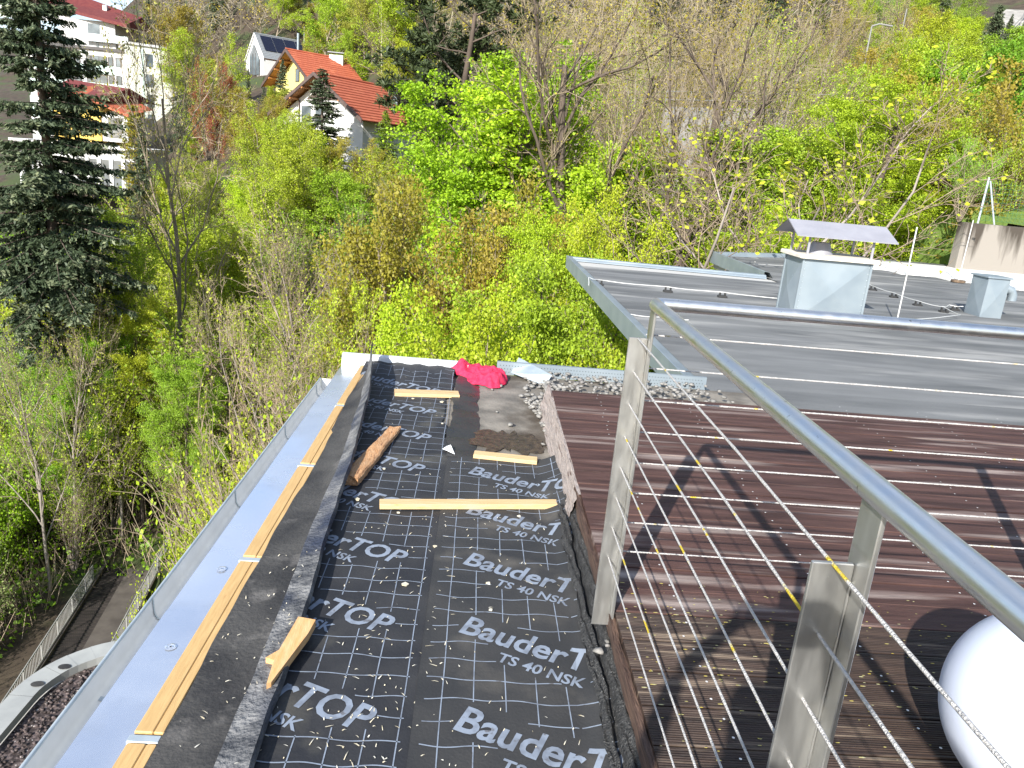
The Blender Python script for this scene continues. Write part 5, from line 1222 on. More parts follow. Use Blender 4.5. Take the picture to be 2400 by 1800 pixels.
def broad(key, seed, spec, per, sig, ls, bark, leafm, H=10., upb=.8, r0=.17, lean=0.05, tw='twig', stems=1, spread=0.0, wood_levels=1):
    T = Tree(seed)
    for k in range(stems):
        a = T.r.rand() * 6.28; d = np.array([math.cos(a) * (spread * (0.4 + T.r.rand()) if stems > 1 else lean), math.sin(a) * (spread * (.4 + T.r.rand()) if stems > 1 else lean), 1])
        T.grow((math.cos(a) * .12 * (stems > 1), math.sin(a) * .12 * (stems > 1), -.3), d, spec[0]['L'] * (1 if stems == 1 else T.r.uniform(.7, 1.05)), r0, 0, spec)
    parts = [('trunk', T.wood('trunk', M[bark], (0, wood_levels))), ('twigs', T.wood('twigs', M[tw], (wood_levels + 1, 9)))]
    if per > 0:
        C = tip_points(T, per, np.array(sig)); parts.append(('crown', leaves('crown', C, T.r.uniform(.6, 1.25, len(C)) * ls, LM[leafm], T.r, upb)))
    zmax = max(p[0][:, 2].max() for p in T.lines)
    proto(key, zmax, parts)
MAPLE = [dict(L=13., seg=6, wig=.06, up=.02), dict(n=18, start=.28, ang=1.0, len=.46, taper=.55, seg=5, wig=.12, up=.07, rad=.5), dict(n=10, start=.25, ang=.75, len=.45, seg=4, wig=.18, up=.02, rad=.55, flat=.6), dict(n=6, start=.2, ang=.8, len=.5, seg=2, wig=.2, up=.0, rmin=.006, flat=.5)]
broad('maple_a', 11, MAPLE, 34, (.27, .27, .09), .16, 'bark_dark', 'bright', upb=1.0, r0=.26)
broad('maple_b', 12, MAPLE, 32, (.29, .29, .10), .16, 'bark_dark', 'bright', upb=1.0, r0=.26)
SPR = [dict(L=11., seg=7, wig=.08, up=.03), dict(n=17, start=.22, ang=.75, len=.47, taper=.55, seg=5, wig=.14, up=.09, rad=.5), dict(n=8, start=.2, ang=.6, len=.45, seg=3, wig=.18, up=.05, rad=.55), dict(n=6, start=.15, ang=.6, len=.5, seg=2, wig=.2, up=.03, rmin=.007)]
broad('spring_a', 21, SPR, 26, (.17, .17, .11), .13, 'bark_tan', 'spring', upb=.6)
broad('spring_b', 22, SPR, 28, (.19, .19, .12), .125, 'bark_tan', 'spring', upb=.6)
broad('spring_near', 23, SPR, 62, (.15, .15, .10), .075, 'bark_tan', 'yellow', upb=.6)
broad('maple_near', 13, MAPLE, 80, (.24, .24, .09), .095, 'bark_dark', 'bright', upb=1.0, r0=.24)
OLV = [dict(L=9., seg=6, wig=.1, up=.02), dict(n=12, start=.12, ang=.65, len=.48, taper=.45, seg=5, wig=.14, up=.08, rad=.55), dict(n=9, start=.15, ang=.6, len=.5, seg=3, wig=.18, up=.04, rad=.55), dict(n=7, start=.1, ang=.6, len=.5, seg=2, wig=.2, up=.03, rmin=.006)]
broad('olive_a', 31, OLV, 17, (.15, .15, .11), .105, 'bark_tan', 'olive', upb=.5, stems=3, spread=.2, r0=.10)
BARE = [dict(L=12., seg=9, wig=.07, up=.03), dict(n=13, start=.25, ang=.7, len=.55, taper=.45, seg=6, wig=.16, up=.10, rad=.5), dict(n=8, start=.2, ang=.6, len=.5, seg=4, wig=.2, up=.07, rad=.55), dict(n=6, start=.15, ang=.6, len=.5, seg=3, wig=.22, up=.06, rmin=.010), dict(n=4, start=.15, ang=.55, len=.5, seg=2, wig=.2, up=.05, rmin=.008)]
broad('bare_a', 41, BARE, 1.6, (.06, .06, .06), .11, 'bark_grey', 'spring', r0=.16)
broad('bare_b', 42, BARE, 0.5, (.05, .05, .05), .09, 'bark_dark', 'olive', r0=.27, lean=.15, wood_levels=2)
broad('bare_c', 43, BARE, 7.0, (.10, .10, .09), .12, 'bark_tan', 'spring', r0=.13)
BRU = [dict(L=5.5, seg=7, wig=.09, up=.02), dict(n=9, start=.25, ang=.5, len=.45, taper=.4, seg=4, wig=.15, up=.06, rad=.55, rmin=.010), dict(n=5, start=.15, ang=.55, len=.5, seg=3, wig=.2, up=.04, rmin=.008)]
broad('brush_a', 51, BRU, 15, (.10, .10, .09), .10, 'bark_tan', 'spring', stems=14, spread=.42, r0=.035, upb=.6, wood_levels=0)
broad('brush_b', 52, BRU, 4, (.08, .08, .08), .09, 'bark_grey', 'spring', stems=16, spread=.35, r0=.035, upb=.6, wood_levels=0)
SHR = [dict(L=3.2, seg=5, wig=.14, up=.02), dict(n=9, start=.15, ang=.7, len=.55, taper=.4, seg=4, wig=.18, up=.05, rad=.6, rmin=.008), dict(n=6, start=.1, ang=.7, len=.55, seg=2, wig=.2, up=.02, rmin=.006)]
broad('shrub_a', 61, SHR, 24, (.12, .12, .09), .085, 'bark_tan', 'bright', stems=12, spread=.6, r0=.035, upb=.8, wood_levels=0)
broad('shrub_b', 62, SHR, 24, (.11, .11, .09), .07, 'bark_tan', 'spring', stems=12, spread=.6, r0=.035, upb=.7, wood_levels=0)
LAR = [dict(L=17, seg=10, wig=.02, up=.02), dict(n=60, start=.12, ang=1.1, len=.30, taper=.75, seg=5, wig=.1, up=.09, rad=.28, rmin=.02), dict(n=9, start=.15, ang=.8, len=.38, seg=3, wig=.15, up=-.02, rmin=.011), dict(n=4, start=.2, ang=.7, len=.5, seg=2, wig=.2, up=-.05, rmin=.008)]
broad('larch_a', 71, LAR, 1.6, (.05, .05, .05), .075, 'bark_grey', 'larch', r0=.15, lean=.0)
BIR = [dict(L=14, seg=9, wig=.03, up=.02), dict(n=26, start=.3, ang=.6, len=.32, taper=.5, seg=5, wig=.12, up=.0, rad=.3, rmin=.012), dict(n=8, start=.2, ang=.6, len=.5, seg=4, wig=.12, up=-.12, rmin=.007), dict(n=3, start=.2, ang=.5, len=.6, seg=3, wig=.1, up=-.2, rmin=.006)]
broad('birch_a', 81, BIR, 10, (.07, .07, .10), .085, 'bark_pale', 'larch', r0=.10, lean=.0, upb=.2)

def conifer(key, seed, H, rad, step, per_whorl, droop, nb, nq, blade, tipm='needle_tip', basem='needle', z0=.06, pw=.85, lmax=99):
    r = np.random.RandomState(seed); T = Tree(seed)
    T.lines.append((np.array([[0, 0, -.5], [0, 0, H * .3], [0, 0, H * .6], [0, 0, H]]), np.array([.013, .0105, .006, .001]) * H, 0))
    Cs = []; D = []; S = []; U = []
    z = H * z0
    while z < H * .995:
        f = 1 - z / H; L0 = min(rad * (f ** pw) + .12, lmax * min(1, .55 + (z / H - z0) * 4) if lmax < 90 else 99)
        for k in range(per_whorl):
            az = r.rand() * 6.28; L = L0 * r.uniform(.5, 1.12); zz = z + r.uniform(-.5, .5) * step
            d = np.array([math.cos(az), math.sin(az)]); m = 7; t = np.linspace(0, 1, m)
            h = zz + L * (.16 * t * (f < .5) - droop * t ** 1.5 * (.35 + .65 * f) + .20 * droop * t ** 4)
            pts = np.stack([d[0] * L * t, d[1] * L * t, h], 1); T.lines.append((pts, np.linspace(.010 * L + .006, .006, m), 1))
            q = np.array([-d[1], d[0]]); n = max(4, int(nb * L / min(rad, lmax) + 3))
            for i in range(n):
                tt = r.uniform(.12, 1.0); c = np.array([np.interp(tt, t, pts[:, j]) for j in range(3)])
                sl = L * .32 * (1.15 - tt) + .12; sd = r.choice([-1, 1]); w_ = r.uniform(.45, .8)
                bd = _n(np.array([d[0] * (1 - w_) + q[0] * sd * w_, d[1] * (1 - w_) + q[1] * sd * w_, -.28 * droop - .12 + r.randn() * .08]))
                kq = max(3, int(nq * sl)); s_ = r.rand(kq); pos = c + bd * (s_ * sl)[:, None] + np.stack([r.randn(kq) * .03, r.randn(kq) * .03, -abs(r.randn(kq)) * .05 * (1 + droop)], 1)
                dd = bd + r.randn(kq, 3) * .55 + np.array([0, 0, -.25 * droop])
                Cs.append(pos); D.append(dd); S.append(np.full(kq, blade) * r.uniform(.7, 1.3, kq)); U.append((tt * .6 + s_ * .4 + r.randn(kq) * .12) > .78)
        z += step * (.75 + .5 * r.rand()) * (1 if f > .3 else .7)
    C = np.concatenate(Cs); D = np.concatenate(D); S = np.concatenate(S); U = np.concatenate(U)
    parts = [('trunk', T.wood('trunk', M['bark_dark']))]
    parts.append(('crown', leaves('crown', C[~U], S[~U], LM[basem], r, .9, .34, D[~U])))
    parts.append(('needles', leaves('needles', C[U], S[U], LM[tipm], r, .9, .34, D[U])))
    proto(key, H, parts)
conifer('spruce_big', 91, 33., 7.2, .62, 8, .50, 44, 24, .26, pw=.9, lmax=4.6, z0=.33)
conifer('fir_a', 92, 12., 2.9, .36, 8, .30, 15, 22, .23)
conifer('fir_b', 93, 12., 2.4, .38, 8, .45, 13, 20, .23)
conifer('thuja', 94, 8., 1.1, .22, 7, -.9, 6, 16, .16, tipm='larch', basem='olive')
def pine(key, seed):
    spec = [dict(L=8, seg=7, wig=.06, up=.03), dict(n=16, start=.35, ang=1.1, len=.45, taper=.5, seg=5, wig=.14, up=.06, rad=.45), dict(n=8, start=.35, ang=.7, len=.42, seg=3, wig=.2, up=.05, rad=.5), dict(n=4, start=.3, ang=.7, len=.5, seg=2, wig=.2, up=.05, rmin=.01)]
    T = Tree(seed); T.grow((0, 0, -.3), (0.03, 0, 1), 8, .18, 0, spec)
    C = []; D = []
    for pts, ds in T.tips:
        k = 26; j = T.r.randint(1, len(pts), k); dd = norm_rows(T.r.randn(k, 3) + np.array([0, 0, .6])); C.append(pts[j] + dd * .12); D.append(dd)
    C = np.concatenate(C); D = np.concatenate(D)
    proto(key, max(p[0][:, 2].max() for p in T.lines), [('trunk', T.wood('trunk', M['bark_dark'])), ('crown', leaves('crown', C, np.full(len(C), .26), LM['pineneedle'], T.r, .3, .22, D))])
pine('pine_a', 95)
for k_, (h_, pp_) in PROTO.items():
    vv = np.empty(len(pp_[0][1].vertices) * 3, np.float32)
    print('PROTO', k_, round(h_, 1), sum(len(m.polygons) for _, m in pp_) * 2, [round(float(max(abs(v.co.x) for v in m.vertices)), 1) for _, m in pp_])

# ------------------------------------------------------------------ placing
NAMES = dict(maple='maple_tree', spring='leafing_tree', olive='budding_tree', bare='bare_tree', brush='brush_shrub', shrub='leafy_shrub', larch='larch_tree', birch='birch_tree', spruce='spruce_tree', fir='fir_tree', thuja='thuja_tree', pine='pine_tree')
VR = random.Random(17)
def plant(key, x, y, h, wscale=1.0, leafm=None, label=None, group=None, twig=None, bark=None, cat=None, sink=0.0, rz=None, z=None, bud=None):
    H, parts = PROTO[key]; s = h / H; nm = NAMES[key.split('_')[0]]
    e = empty(nm, (x, y, (tz(x, y) if z is None else z) - sink), VR.random() * 6.283 if rz is None else rz)
    e.scale = (s * wscale, s * wscale, s)
    tag(e, label, cat or ('shrub' if nm.endswith('shrub') else 'tree'), group)
    for pn, me in parts:
        o = link(pn, me, e)
        mt = None
        if pn == 'crown' and leafm: mt = LM[leafm]
        if pn == 'twigs' and twig: mt = M[twig]
        if pn == 'trunk' and bark: mt = M[bark]
        if mt is not None:
            o.material_slots[0].link = 'OBJECT'; o.material_slots[0].material = mt
    return e
def at_top(key, u, vt, y, wscale=1.0, **kw):
    """a tree standing on the ground at distance y whose top reaches that image height"""
    p = ony(u, vt, y); zb = tz(p[0], y); h = max(1.0, p[2] - zb)
    return plant(key, p[0], y, h, wscale, **kw)

def region(u, v):
    if v < 760:
        for lim_, t in ((330, 'under the big spruce'), (480, 'around the tall bare tree'), (620, 'below the modern house'), (950, 'below the white house')):
            if u < lim_: return t
    if u < 1330:
        if v < 560: return 'around the bright maples'
        return 'beyond the ramp' if u < 620 else ('behind the gutter end' if u < 820 else 'behind the white upstand')
    for lim_, t in ((1640, 'behind the flat roof corner'), (1880, 'left of the chimney'), (2200, 'behind the chimney')):
        if u < lim_: return t
    return 'above the concrete wall'
# --- the trees one can point at
at_top('spruce_big', 50, -450, 33, 1.0, label='huge dark drooping spruce filling the upper left corner', rz=0.6)
at_top('bare_a', 400, -130, 40, .62, leafm='larch', bark='bark_tan', label='tall almost bare tree with spreading limbs beside the big spruce', rz=2.0)
at_top('maple_a', 1200, 75, 46, .95, label='bright green maple standing highest beside the dark pine', rz=1.0)
at_top('maple_b', 1330, 195, 40, 1.15, label='broad bright green maple below the dark crooked bare tree', rz=2.0)
at_top('maple_a', 1150, 185, 42, .92, label='bright green maple right of the white house roof', rz=4.2)
at_top('maple_b', 1440, 300, 38, .9, label='bright green maple at the foot of the dark crooked bare tree', rz=0.3)
at_top('maple_near', 2075, 185, 27, 1.05, leafm='yellow', label='yellow-green maple standing right behind the metal chimney', rz=0.9)
at_top('maple_near', 2200, 330, 27, 1.0, leafm='yellow', label='lower yellow-green maple left of the stained concrete wall', rz=2.9)
at_top('bare_b', 1470, -110, 38, 1.0, label='dark crooked bare tree rising above the bright maples', rz=0.5)
at_top('bare_b', 1665, -80, 36, .9, label='second dark forked bare tree near the grey rock face', rz=2.2)
at_top('bare_a', 1715, 90, 23, 1.35, label='pale-trunked bare tree rising behind the flat roof step', rz=3.3, bark='bark_grey')
at_top('bare_a', 1905, 60, 36, 1.1, label='slender pale bare tree above the metal chimney', rz=1.3)
at_top('bare_b', 860 + 20, 105, 60, .6, label='small dark tree between the houses and bright maples') if False else None
at_top('pine_a', 1105, -40, 72, 1.25, label='dark pine at the top edge beside the pale birches')
at_top('pine_a', 985, 120, 78, 1.1, label='dark green pine beside the orange roof end', leafm='needle')
at_top('fir_a', 757, 160, 78, 1.7, label='dark fir standing in front of the white house gable')
at_top('fir_a', 662, 138, 98, .95, label='grey-green fir in front of the yellow gable house')
at_top('fir_b', 582, 160, 118, .8, label='small fir left of the modern white house windows')
at_top('fir_b', 618, 175, 116, .7, label='small fir under the modern house corner')
at_top('fir_a', 905, 258, 80, 1.7, label='drooping fir beside the white house right wall', leafm='green')
at_top('fir_b', 800, -60, 160, 1.3, label='tall black-green spruce behind the orange roofs')
at_top('fir_b', 765, -20, 165, 1.0, label='narrower black-green spruce beside the tall one')
at_top('fir_a', 525, -40, 175, .9, label='dark spruce top left of the modern house')
at_top('spring_b', 675, -35, 165, 1.0, leafm='yellow', label='yellow-green tree above the modern house')
at_top('spring_a', 722, 5, 160, .9, leafm='olive', label='olive tinged tree above the solar roof')
for i, (u, v) in enumerate(((905, -60), (945, -90), (985, -70), (1025, -40), (880, -30))):
    at_top('birch_a', u, v, 120 + 6 * i, 1.1, label='%s birch from the left with white trunk above the orange roofs' % ['second', 'third', 'fourth', 'fifth', 'first'][i], group='birches above the orange roofs')
at_top('spring_b', 862, 140, 112, .8, leafm='bright', label='round yellow-green bush right of the big orange roof')
at_top('spring_a', 815, 70, 125, .7, leafm='spring', label='leafing tree behind the big orange roof')
at_top('olive_a', 735, 45, 135, .9, leafm='olive', label='brown-green bush behind the solar roof chimney')
at_top('spring_a', 455, 20, 112, 1.0, leafm='olive', label='thin olive tree before the cream apartment wing')
at_top('olive_a', 500, 70, 100, .9, leafm='spring', label='olive budding tree left of the modern white house')
at_top('olive_a', 485, 130, 92, .5, leafm='rust', label='rusty red budding bush beside the apartment wing')
at_top('thuja', 312, 250, 62, 1.1, label='narrow golden green thuja under the apartment block')
at_top('fir_b', 330, 285, 60, .8, label='small dark fir under the thuja')
at_top('olive_a', 1130, 400, 30, .75, label='wide olive-gold budding tree in the middle of the thicket', rz=1.1)
at_top('olive_a', 1015, 455, 31, .7, label='olive-gold budding tree left of the wide one', rz=3.1)
at_top('olive_a', 1240, 480, 29, .65, label='olive-gold budding tree nearest the flat roof corner', rz=4.5)
at_top('maple_near', 1345, 500, 27, .6, label='bright green leafing tree just above the flat roof corner', rz=4)
at_top('spring_near', 1450, 440, 26, .6, leafm='yellow', label='yellow-green tree behind the flat roof front corner')
at_top('spring_near', 1250, 655, 17.5, .8, leafm='yellow', label='yellow-green tree top just beyond the towel', rz=.4)
at_top('spring_near', 1165, 700, 16.5, .75, leafm='yellow', label='yellow-green bushy top above the white upstand end', rz=1.7)
at_top('maple_near', 1370, 600, 17.5, .65, leafm='spring', label='spring green leaves hugging the flat roof edge', rz=2.4)
at_top('spring_near', 1440, 790, 14.5, .6, leafm='spring', label='leafing tree top left of the corner post')
at_top('maple_near', 1000, 700, 20, .6, leafm='yellow', label='small bright green tree behind the white upstand', rz=.2)
at_top('bare_a', 735, 420, 33, .8, label='thin pale bare tree in the middle thicket', rz=1.5)
at_top('bare_a', 690, 640, 24, .7, label='bare pale-stemmed tree behind the gutter end', rz=.8)
at_top('bare_c', 250, 470, 36, .9, label='bare twiggy tree below the spruce branches')
at_top('maple_near', 180, 755, 33, .6, leafm='bright', label='bright green tree under the left spruce', rz=.3)
at_top('maple_near', 420, 830, 31, .6, leafm='green', label='layered mid green maple left of the gutter end', rz=2.3)
at_top('maple_near', 310, 690, 34, .6, leafm='spring', label='spring green maple right below the spruce', rz=3.3)
at_top('spring_b', 420, 470, 42, 1.0, leafm='spring', label='spring green tree around the larch trunk')
for (key, x, y, h, ws, lf, lb) in (
 ('shrub_a', -18.3, 22.0, 3.6, .62, 'yellow', 'bright yellow-green shrub at the left edge beside the ramp'),
 ('shrub_b', -17.9, 25.4, 5.6, .50, 'greygreen', 'grey-green shrub above the picket railing'),
 ('shrub_a', -20.8, 26.5, 6.0, .7, 'green', 'green shrub at the left edge above the ramp'),
 ('shrub_b', -18.0, 19.3, 3.0, .6, 'green', 'dull green shrub at the picket railing foot'),
 ('shrub_a', -8.3, 24.6, 7.2, .46, 'spring', 'green shrub leaning over the ramp beside the gutter'),
 ('shrub_b', -8.3, 21.2, 5.6, .46, 'yellow', 'green shrub covering the ramp railing close to the gutter'),
 ('shrub_a', -8.0, 28.4, 8.4, .52, 'yellow', 'yellow-green shrub touching the gutter in the middle'),
 ('shrub_b', -6.2, 24.0, 7.6, .50, 'yellow', 'spring green shrub close behind the gutter edge'),
 ('brush_b', -12.9, 33.5, 5.0, .8, None, 'bare brown brush at the far end of the ramp'),
 ('brush_b', -16.6, 30.6, 5.4, .7, None, 'bare brown brush left of the ramp end'),
 ('brush_a', -9.6, 31.6, 5.4, .7, 'spring', 'thin leafing brush right of the ramp end'),
 ('shrub_a', -19.5, 30.5, 6.5, .7, 'bright', 'tall bright shrub farther up left of the ramp')):
    plant(key, x, y, h, ws, leafm=lf, label=lb)

for i, (u, v, y, key, lf) in enumerate(((628, 240, 74, 'olive_a', 'spring'), (660, 262, 72, 'bare_c', 'spring'), (690, 290, 70, 'spring_a', 'spring'), (722, 300, 66, 'olive_a', 'spring'), (780, 318, 70, 'spring_b', 'bright'), (815, 335, 68, 'shrub_b', 'spring'), (845, 320, 72, 'olive_a', 'olive'), (600, 215, 84, 'olive_a', 'olive'), (562, 205, 88, 'spring_a', 'olive'), (640, 200, 92, 'spring_a', 'spring'))):
    at_top(key, u, v, y, 1.0, leafm=lf, label='leafing %s tree before the gabled houses, %s from their left end' % ('thin' if i % 2 else 'bushy', ['first', 'second', 'third', 'fourth', 'fifth', 'sixth', 'seventh', 'eighth', 'ninth', 'tenth'][[3, 4, 5, 6, 7, 8, 9, 1, 0, 2][i]]))

BV = random.Random(41)
ORD = ['first', 'second', 'third', 'fourth', 'fifth', 'sixth', 'seventh', 'eighth', 'ninth', 'tenth', 'eleventh', 'twelfth', 'thirteenth', 'fourteenth', 'fifteenth', 'sixteenth', 'seventeenth', 'eighteenth']
TALL = ((1385, -40, 58, 'bare_a'), (1420, 20, 62, 'bare_a'), (1500, -60, 60, 'bare_a'), (1540, -20, 55, 'bare_a'), (1585, -70, 62, 'bare_a'), (1615, 10, 52, 'bare_a'), (1700, -40, 58, 'bare_a'), (1745, -70, 54, 'bare_a'), (1790, -10, 50, 'bare_a'), (1835, -60, 60, 'bare_a'), (1880, 0, 46, 'bare_a'), (1960, -40, 54, 'bare_a'), (1310, -60, 66, 'bare_a'), (1340, -20, 70, 'bare_b'), (1290, 10, 60, 'bare_b'), (1560, 130, 40, 'bare_a'), (1640, 180, 38, 'bare_a'), (1780, 170, 36, 'bare_a'), (1840, 220, 33, 'bare_a'), (2010, -30, 62, 'bare_b'), (2120, -50, 66, 'bare_b'))
for i, (u, v, y, key) in enumerate(TALL):
    us_ = sorted(q[0] for q in TALL if q[3] == key)
    at_top(key, u, v, y, .62, leafm=BV.choice(['spring', 'olive']), label='%s from the left of the tall slim %s bare trees reaching the top edge' % (ORD[us_.index(u)], 'dark' if key == 'bare_b' else 'pale'), group='tall slim %s bare trees on the slope' % ('dark' if key == 'bare_b' else 'pale'))
THIN = ((130, 640, 31, 'bare_a'), (60, 700, 29, 'bare_a'), (250, 600, 33, 'bare_a'), (330, 560, 36, 'bare_c'), (470, 700, 31, 'bare_a'), (540, 620, 35, 'bare_a'), (640, 700, 30, 'bare_a'), (700, 800, 22, 'brush_b'), (740, 780, 20, 'brush_b'), (790, 700, 24, 'bare_a'), (850, 640, 28, 'bare_c'), (620, 500, 42, 'bare_a'), (820, 480, 40, 'bare_a'), (900, 540, 36, 'bare_a'))
for i, (u, v, y, key) in enumerate(THIN):
    p_ = ony(u, v, y)
    if y < 33 and -16.5 < p_[0] < -9.0: y = 34
    us_ = sorted(q[0] for q in THIN)
    at_top(key, u, v, y, .6, leafm='spring', label='%s from the left of the thin pale bare %s before the thicket' % (ORD[us_.index(u)], 'stems'), group='thin pale bare stems before the thicket')
for i, (u, v, y, key, lf) in enumerate(((2290, 330, 31, 'olive_a', 'olive'), (2350, 300, 33, 'olive_a', 'olive'), (2395, 350, 30, 'spring_a', 'spring'), (2330, 430, 29, 'brush_a', 'spring'))):
    at_top(key, u, v, y, .8, leafm=lf, label='%s tree behind the mesh fence, %s from the yellow maples' % ('olive-gold' if lf == 'olive' else 'spring green', ['first', 'third', 'fourth', 'second'][i]))

for i, (x, y, h, lf) in enumerate(((14.6, 23.6, 2.6, 'green'), (16.2, 24.4, 2.8, 'spring'), (15.2, 26.0, 3.6, 'olive'), (17.8, 25.4, 3.2, 'spring'))):
    plant('shrub_b' if i % 2 else 'brush_a', x, y, h, .8, leafm=lf, z=0.9 + (y - 22.4) * .2, label='%s shrub on the grass bank just behind the mesh fence' % ['low mid green', 'spreading spring green', 'tall olive', 'second spring green'][i])

# --- the thicket: rows of trees and shrubs standing on the slope
ZONES = [(100, 950, 'green'), (60, 1050, 'spring'), (250, 1000, 'brushb'), (420, 620, 'spring'), (330, 750, 'spring'), (450, 870, 'green'), (420, 1030, 'brushb'), (600, 330, 'spring'), (520, 450, 'spring'), (680, 480, 'bareolive'), (740, 620, 'bare'),
 (700, 800, 'brushb'), (600, 870, 'bareolive'), (520, 1050, 'spring'), (850, 420, 'bareolive'), (870, 520, 'green'), (860, 650, 'green'), (800, 740, 'brushb'), (1000, 640, 'brushb'), (1100, 640, 'olive'), (1280, 760, 'yellow'), (1420, 640, 'spring'), (1560, 470, 'bare'),
 (1620, 330, 'bare'), (1500, 150, 'bare'), (1750, 150, 'bare'), (1560, 50, 'bare'), (1700, 380, 'bare'), (1300, 60, 'bareolive'), (1350, 150, 'bare'), (1850, 470, 'green'), (1780, 500, 'spring'), (1980, 480, 'green'), (2060, 120, 'olived'), (1900, 150, 'bareolive'), (2300, 400, 'olive'), (2230, 200, 'spring'), (2330, 230, 'green'), (2200, 90, 'yellow'), (2080, 30, 'olived'), (2240, 20, 'dark'), (1000, 330, 'bareolive'), (930, 440, 'bareolive')]
KIND = dict(green=[('spring_a', 'green'), ('maple_b', 'green'), ('bare_c', 'spring'), ('brush_a', 'green')], spring=[('spring_a', 'spring'), ('spring_b', 'yellow'), ('bare_c', 'spring'), ('brush_a', 'spring')], yellow=[('spring_b', 'yellow'), ('maple_a', 'yellow'), ('spring_a', 'spring')],
 olive=[('olive_a', 'olive'), ('spring_a', 'olive'), ('bare_c', 'olive')], olivey=[('olive_a', 'spring'), ('bare_c', 'spring'), ('olive_a', 'olive'), ('spring_a', 'spring')], olived=[('olive_a', 'green'), ('bare_c', 'olive'), ('bare_b', 'olive')], bareolive=[('bare_c', 'spring'), ('bare_a', 'spring'), ('olive_a', 'spring'), ('brush_a', 'spring'), ('spring_a', 'spring')],
 bare=[('bare_a', 'spring'), ('bare_c', 'spring'), ('bare_a', 'olive'), ('bare_b', 'olive'), ('brush_b', 'spring'), ('bare_a', 'yellow')], brushb=[('brush_b', 'spring'), ('bare_a', 'spring'), ('bare_c', 'yellow'), ('brush_a', 'spring'), ('shrub_b', 'spring')], dark=[('fir_a', None), ('fir_b', None), ('fir_a', None)])
LIMU = [0, 110, 300, 420, 560, 600, 640, 700, 790, 850, 905, 990, 1050, 1150, 1250, 1400, 1480, 1700, 2000, 2400]
LIMV = [760, 700, 470, 330, 250, 250, 260, 300, 335, 360, 330, 330, 420, 500, 500, 480, 250, 120, 60, 0]
WHERE = {'green': 'green leafing', 'spring': 'spring green', 'yellow': 'yellow-green', 'olive': 'olive-gold budding', 'olivey': 'fine-twigged budding', 'olived': 'dull olive', 'bareolive': 'half bare budding', 'bare': 'bare grey-brown', 'brushb': 'bare brown', 'dark': 'dark evergreen'}
def zone(u, v): return min(ZONES, key=lambda q: (q[0] - u) ** 2 + ((q[1] - v) * 1.3) ** 2)[2]
NT = 0
for y in (19, 22.5, 26, 29.5, 33, 37, 41, 45.5, 50, 55, 60, 66, 72, 79, 86, 94):
    step = 2.55 * (y / 30) ** .4
    x = -0.72 * y
    while x < 0.72 * y:
        xx = x + VR.uniform(-.4, .4) * step; yy = y + VR.uniform(-2, 2) * (y / 30) ** .5; x += step
        u0, v0 = pxof((xx, yy, tz(xx, yy)))
        # keep buildings, ramp and own roof free
        if 0.9 < xx < 26 and yy < 24.5 and not (xx > 1.4 and 24 < yy): 
            if xx > 1.2 and (yy < 17.2 if xx < 5.5 else yy < 24.5): continue
            if xx > 5.0 and yy < 21: continue
        if yy < 33 and -21 < xx < -6: continue
        if yy < 18 and -8 < xx < 1: continue
        h = VR.uniform(6.0, 10.5) * (1.0 if yy > 26 else 1.15)
        ut, vtp = pxof((xx, yy, tz(xx, yy) + h)); lim = float(np.interp(ut, LIMU, LIMV)) + VR.uniform(0, 70)
        if vtp < lim:
            p = ony(ut, lim, yy); h = p[2] - tz(xx, yy)
            if h < 2.0: continue
        if 74 < yy and -30 < xx < -7.5: continue
        vc = pxof((xx, yy, tz(xx, yy) + h * .7))[1]
        zn = zone(ut, vc); key, lf = VR.choice(KIND[zn])
        if yy < 27 and key.startswith(('spring', 'maple')): key = key.split('_')[0] + '_near'
        if h < 4.2 and zn != 'dark': key = VR.choice(['brush_a', 'shrub_b', 'brush_b'] if zn not in ('bare', 'brushb') else ['brush_b', 'brush_a'])
        rg = region(ut, vc)
        nm = NAMES[key.split('_')[0]].replace('_', ' ')
        word = 'shrub' if nm.endswith('shrub') else 'tree'
        dep = 'close by' if yy < 29 else ('halfway up the slope' if yy < 52 else 'far up the slope')
        lb = '%s %s %s %s, %s' % ('tall' if h > 9.5 else ('low' if h < 5 else 'mid-sized'), WHERE[zn], word, rg, dep)
        plant(key, xx, yy, h, VR.uniform(.85, 1.25), leafm=lf, label=lb, group=lb); NT += 1
for i in range(26):
    y = VR.uniform(28, 46); x = VR.uniform(-.74, -.56) * y
    if y < 34 and x > -21: x -= 5
    key = VR.choice(['brush_a', 'shrub_b', 'brush_b', 'shrub_a'])
    lb = 'low tangled %s under the spruce at the left edge' % ('leafy shrub' if key.startswith('shrub') else 'thin brush')
    plant(key, x, y, VR.uniform(3.5, 6.0), .8, leafm=VR.choice(['green', 'spring', 'bright']), label=lb, group=lb)
SV = random.Random(29)
for i in range(150):
    y = SV.uniform(52, 104); x = SV.uniform(.10, .72) * y; h = SV.uniform(5, 9)
    ut, vt_ = pxof((x, y, tz(x, y) + h)); 
    if vt_ < -60 or ut > 2480: continue
    if ut > 2290 and vt_ < 110: continue
    key, lf = SV.choice([('bare_a', 'spring'), ('bare_c', 'olive'), ('bare_a', 'olive'), ('brush_b', 'spring'), ('bare_b', 'olive'), ('bare_c', 'spring')] if ut < 2000 or SV.random() < .6 else [('olive_a', 'green'), ('spring_a', 'spring'), ('fir_a', None), ('olive_a', 'olive')])
    lb = '%s %s on the upper slope %s' % ('taller' if h > 7 else 'lower', {'bare': 'bare brown tree', 'brus': 'bare brush', 'oliv': 'dull leafing tree', 'spri': 'spring green tree', 'fir_': 'dark fir'}[key[:4]], region(ut, 300))
    plant(key, x, y, h, 1.0, leafm=lf, label=lb, group=lb)
SV = random.Random(23)
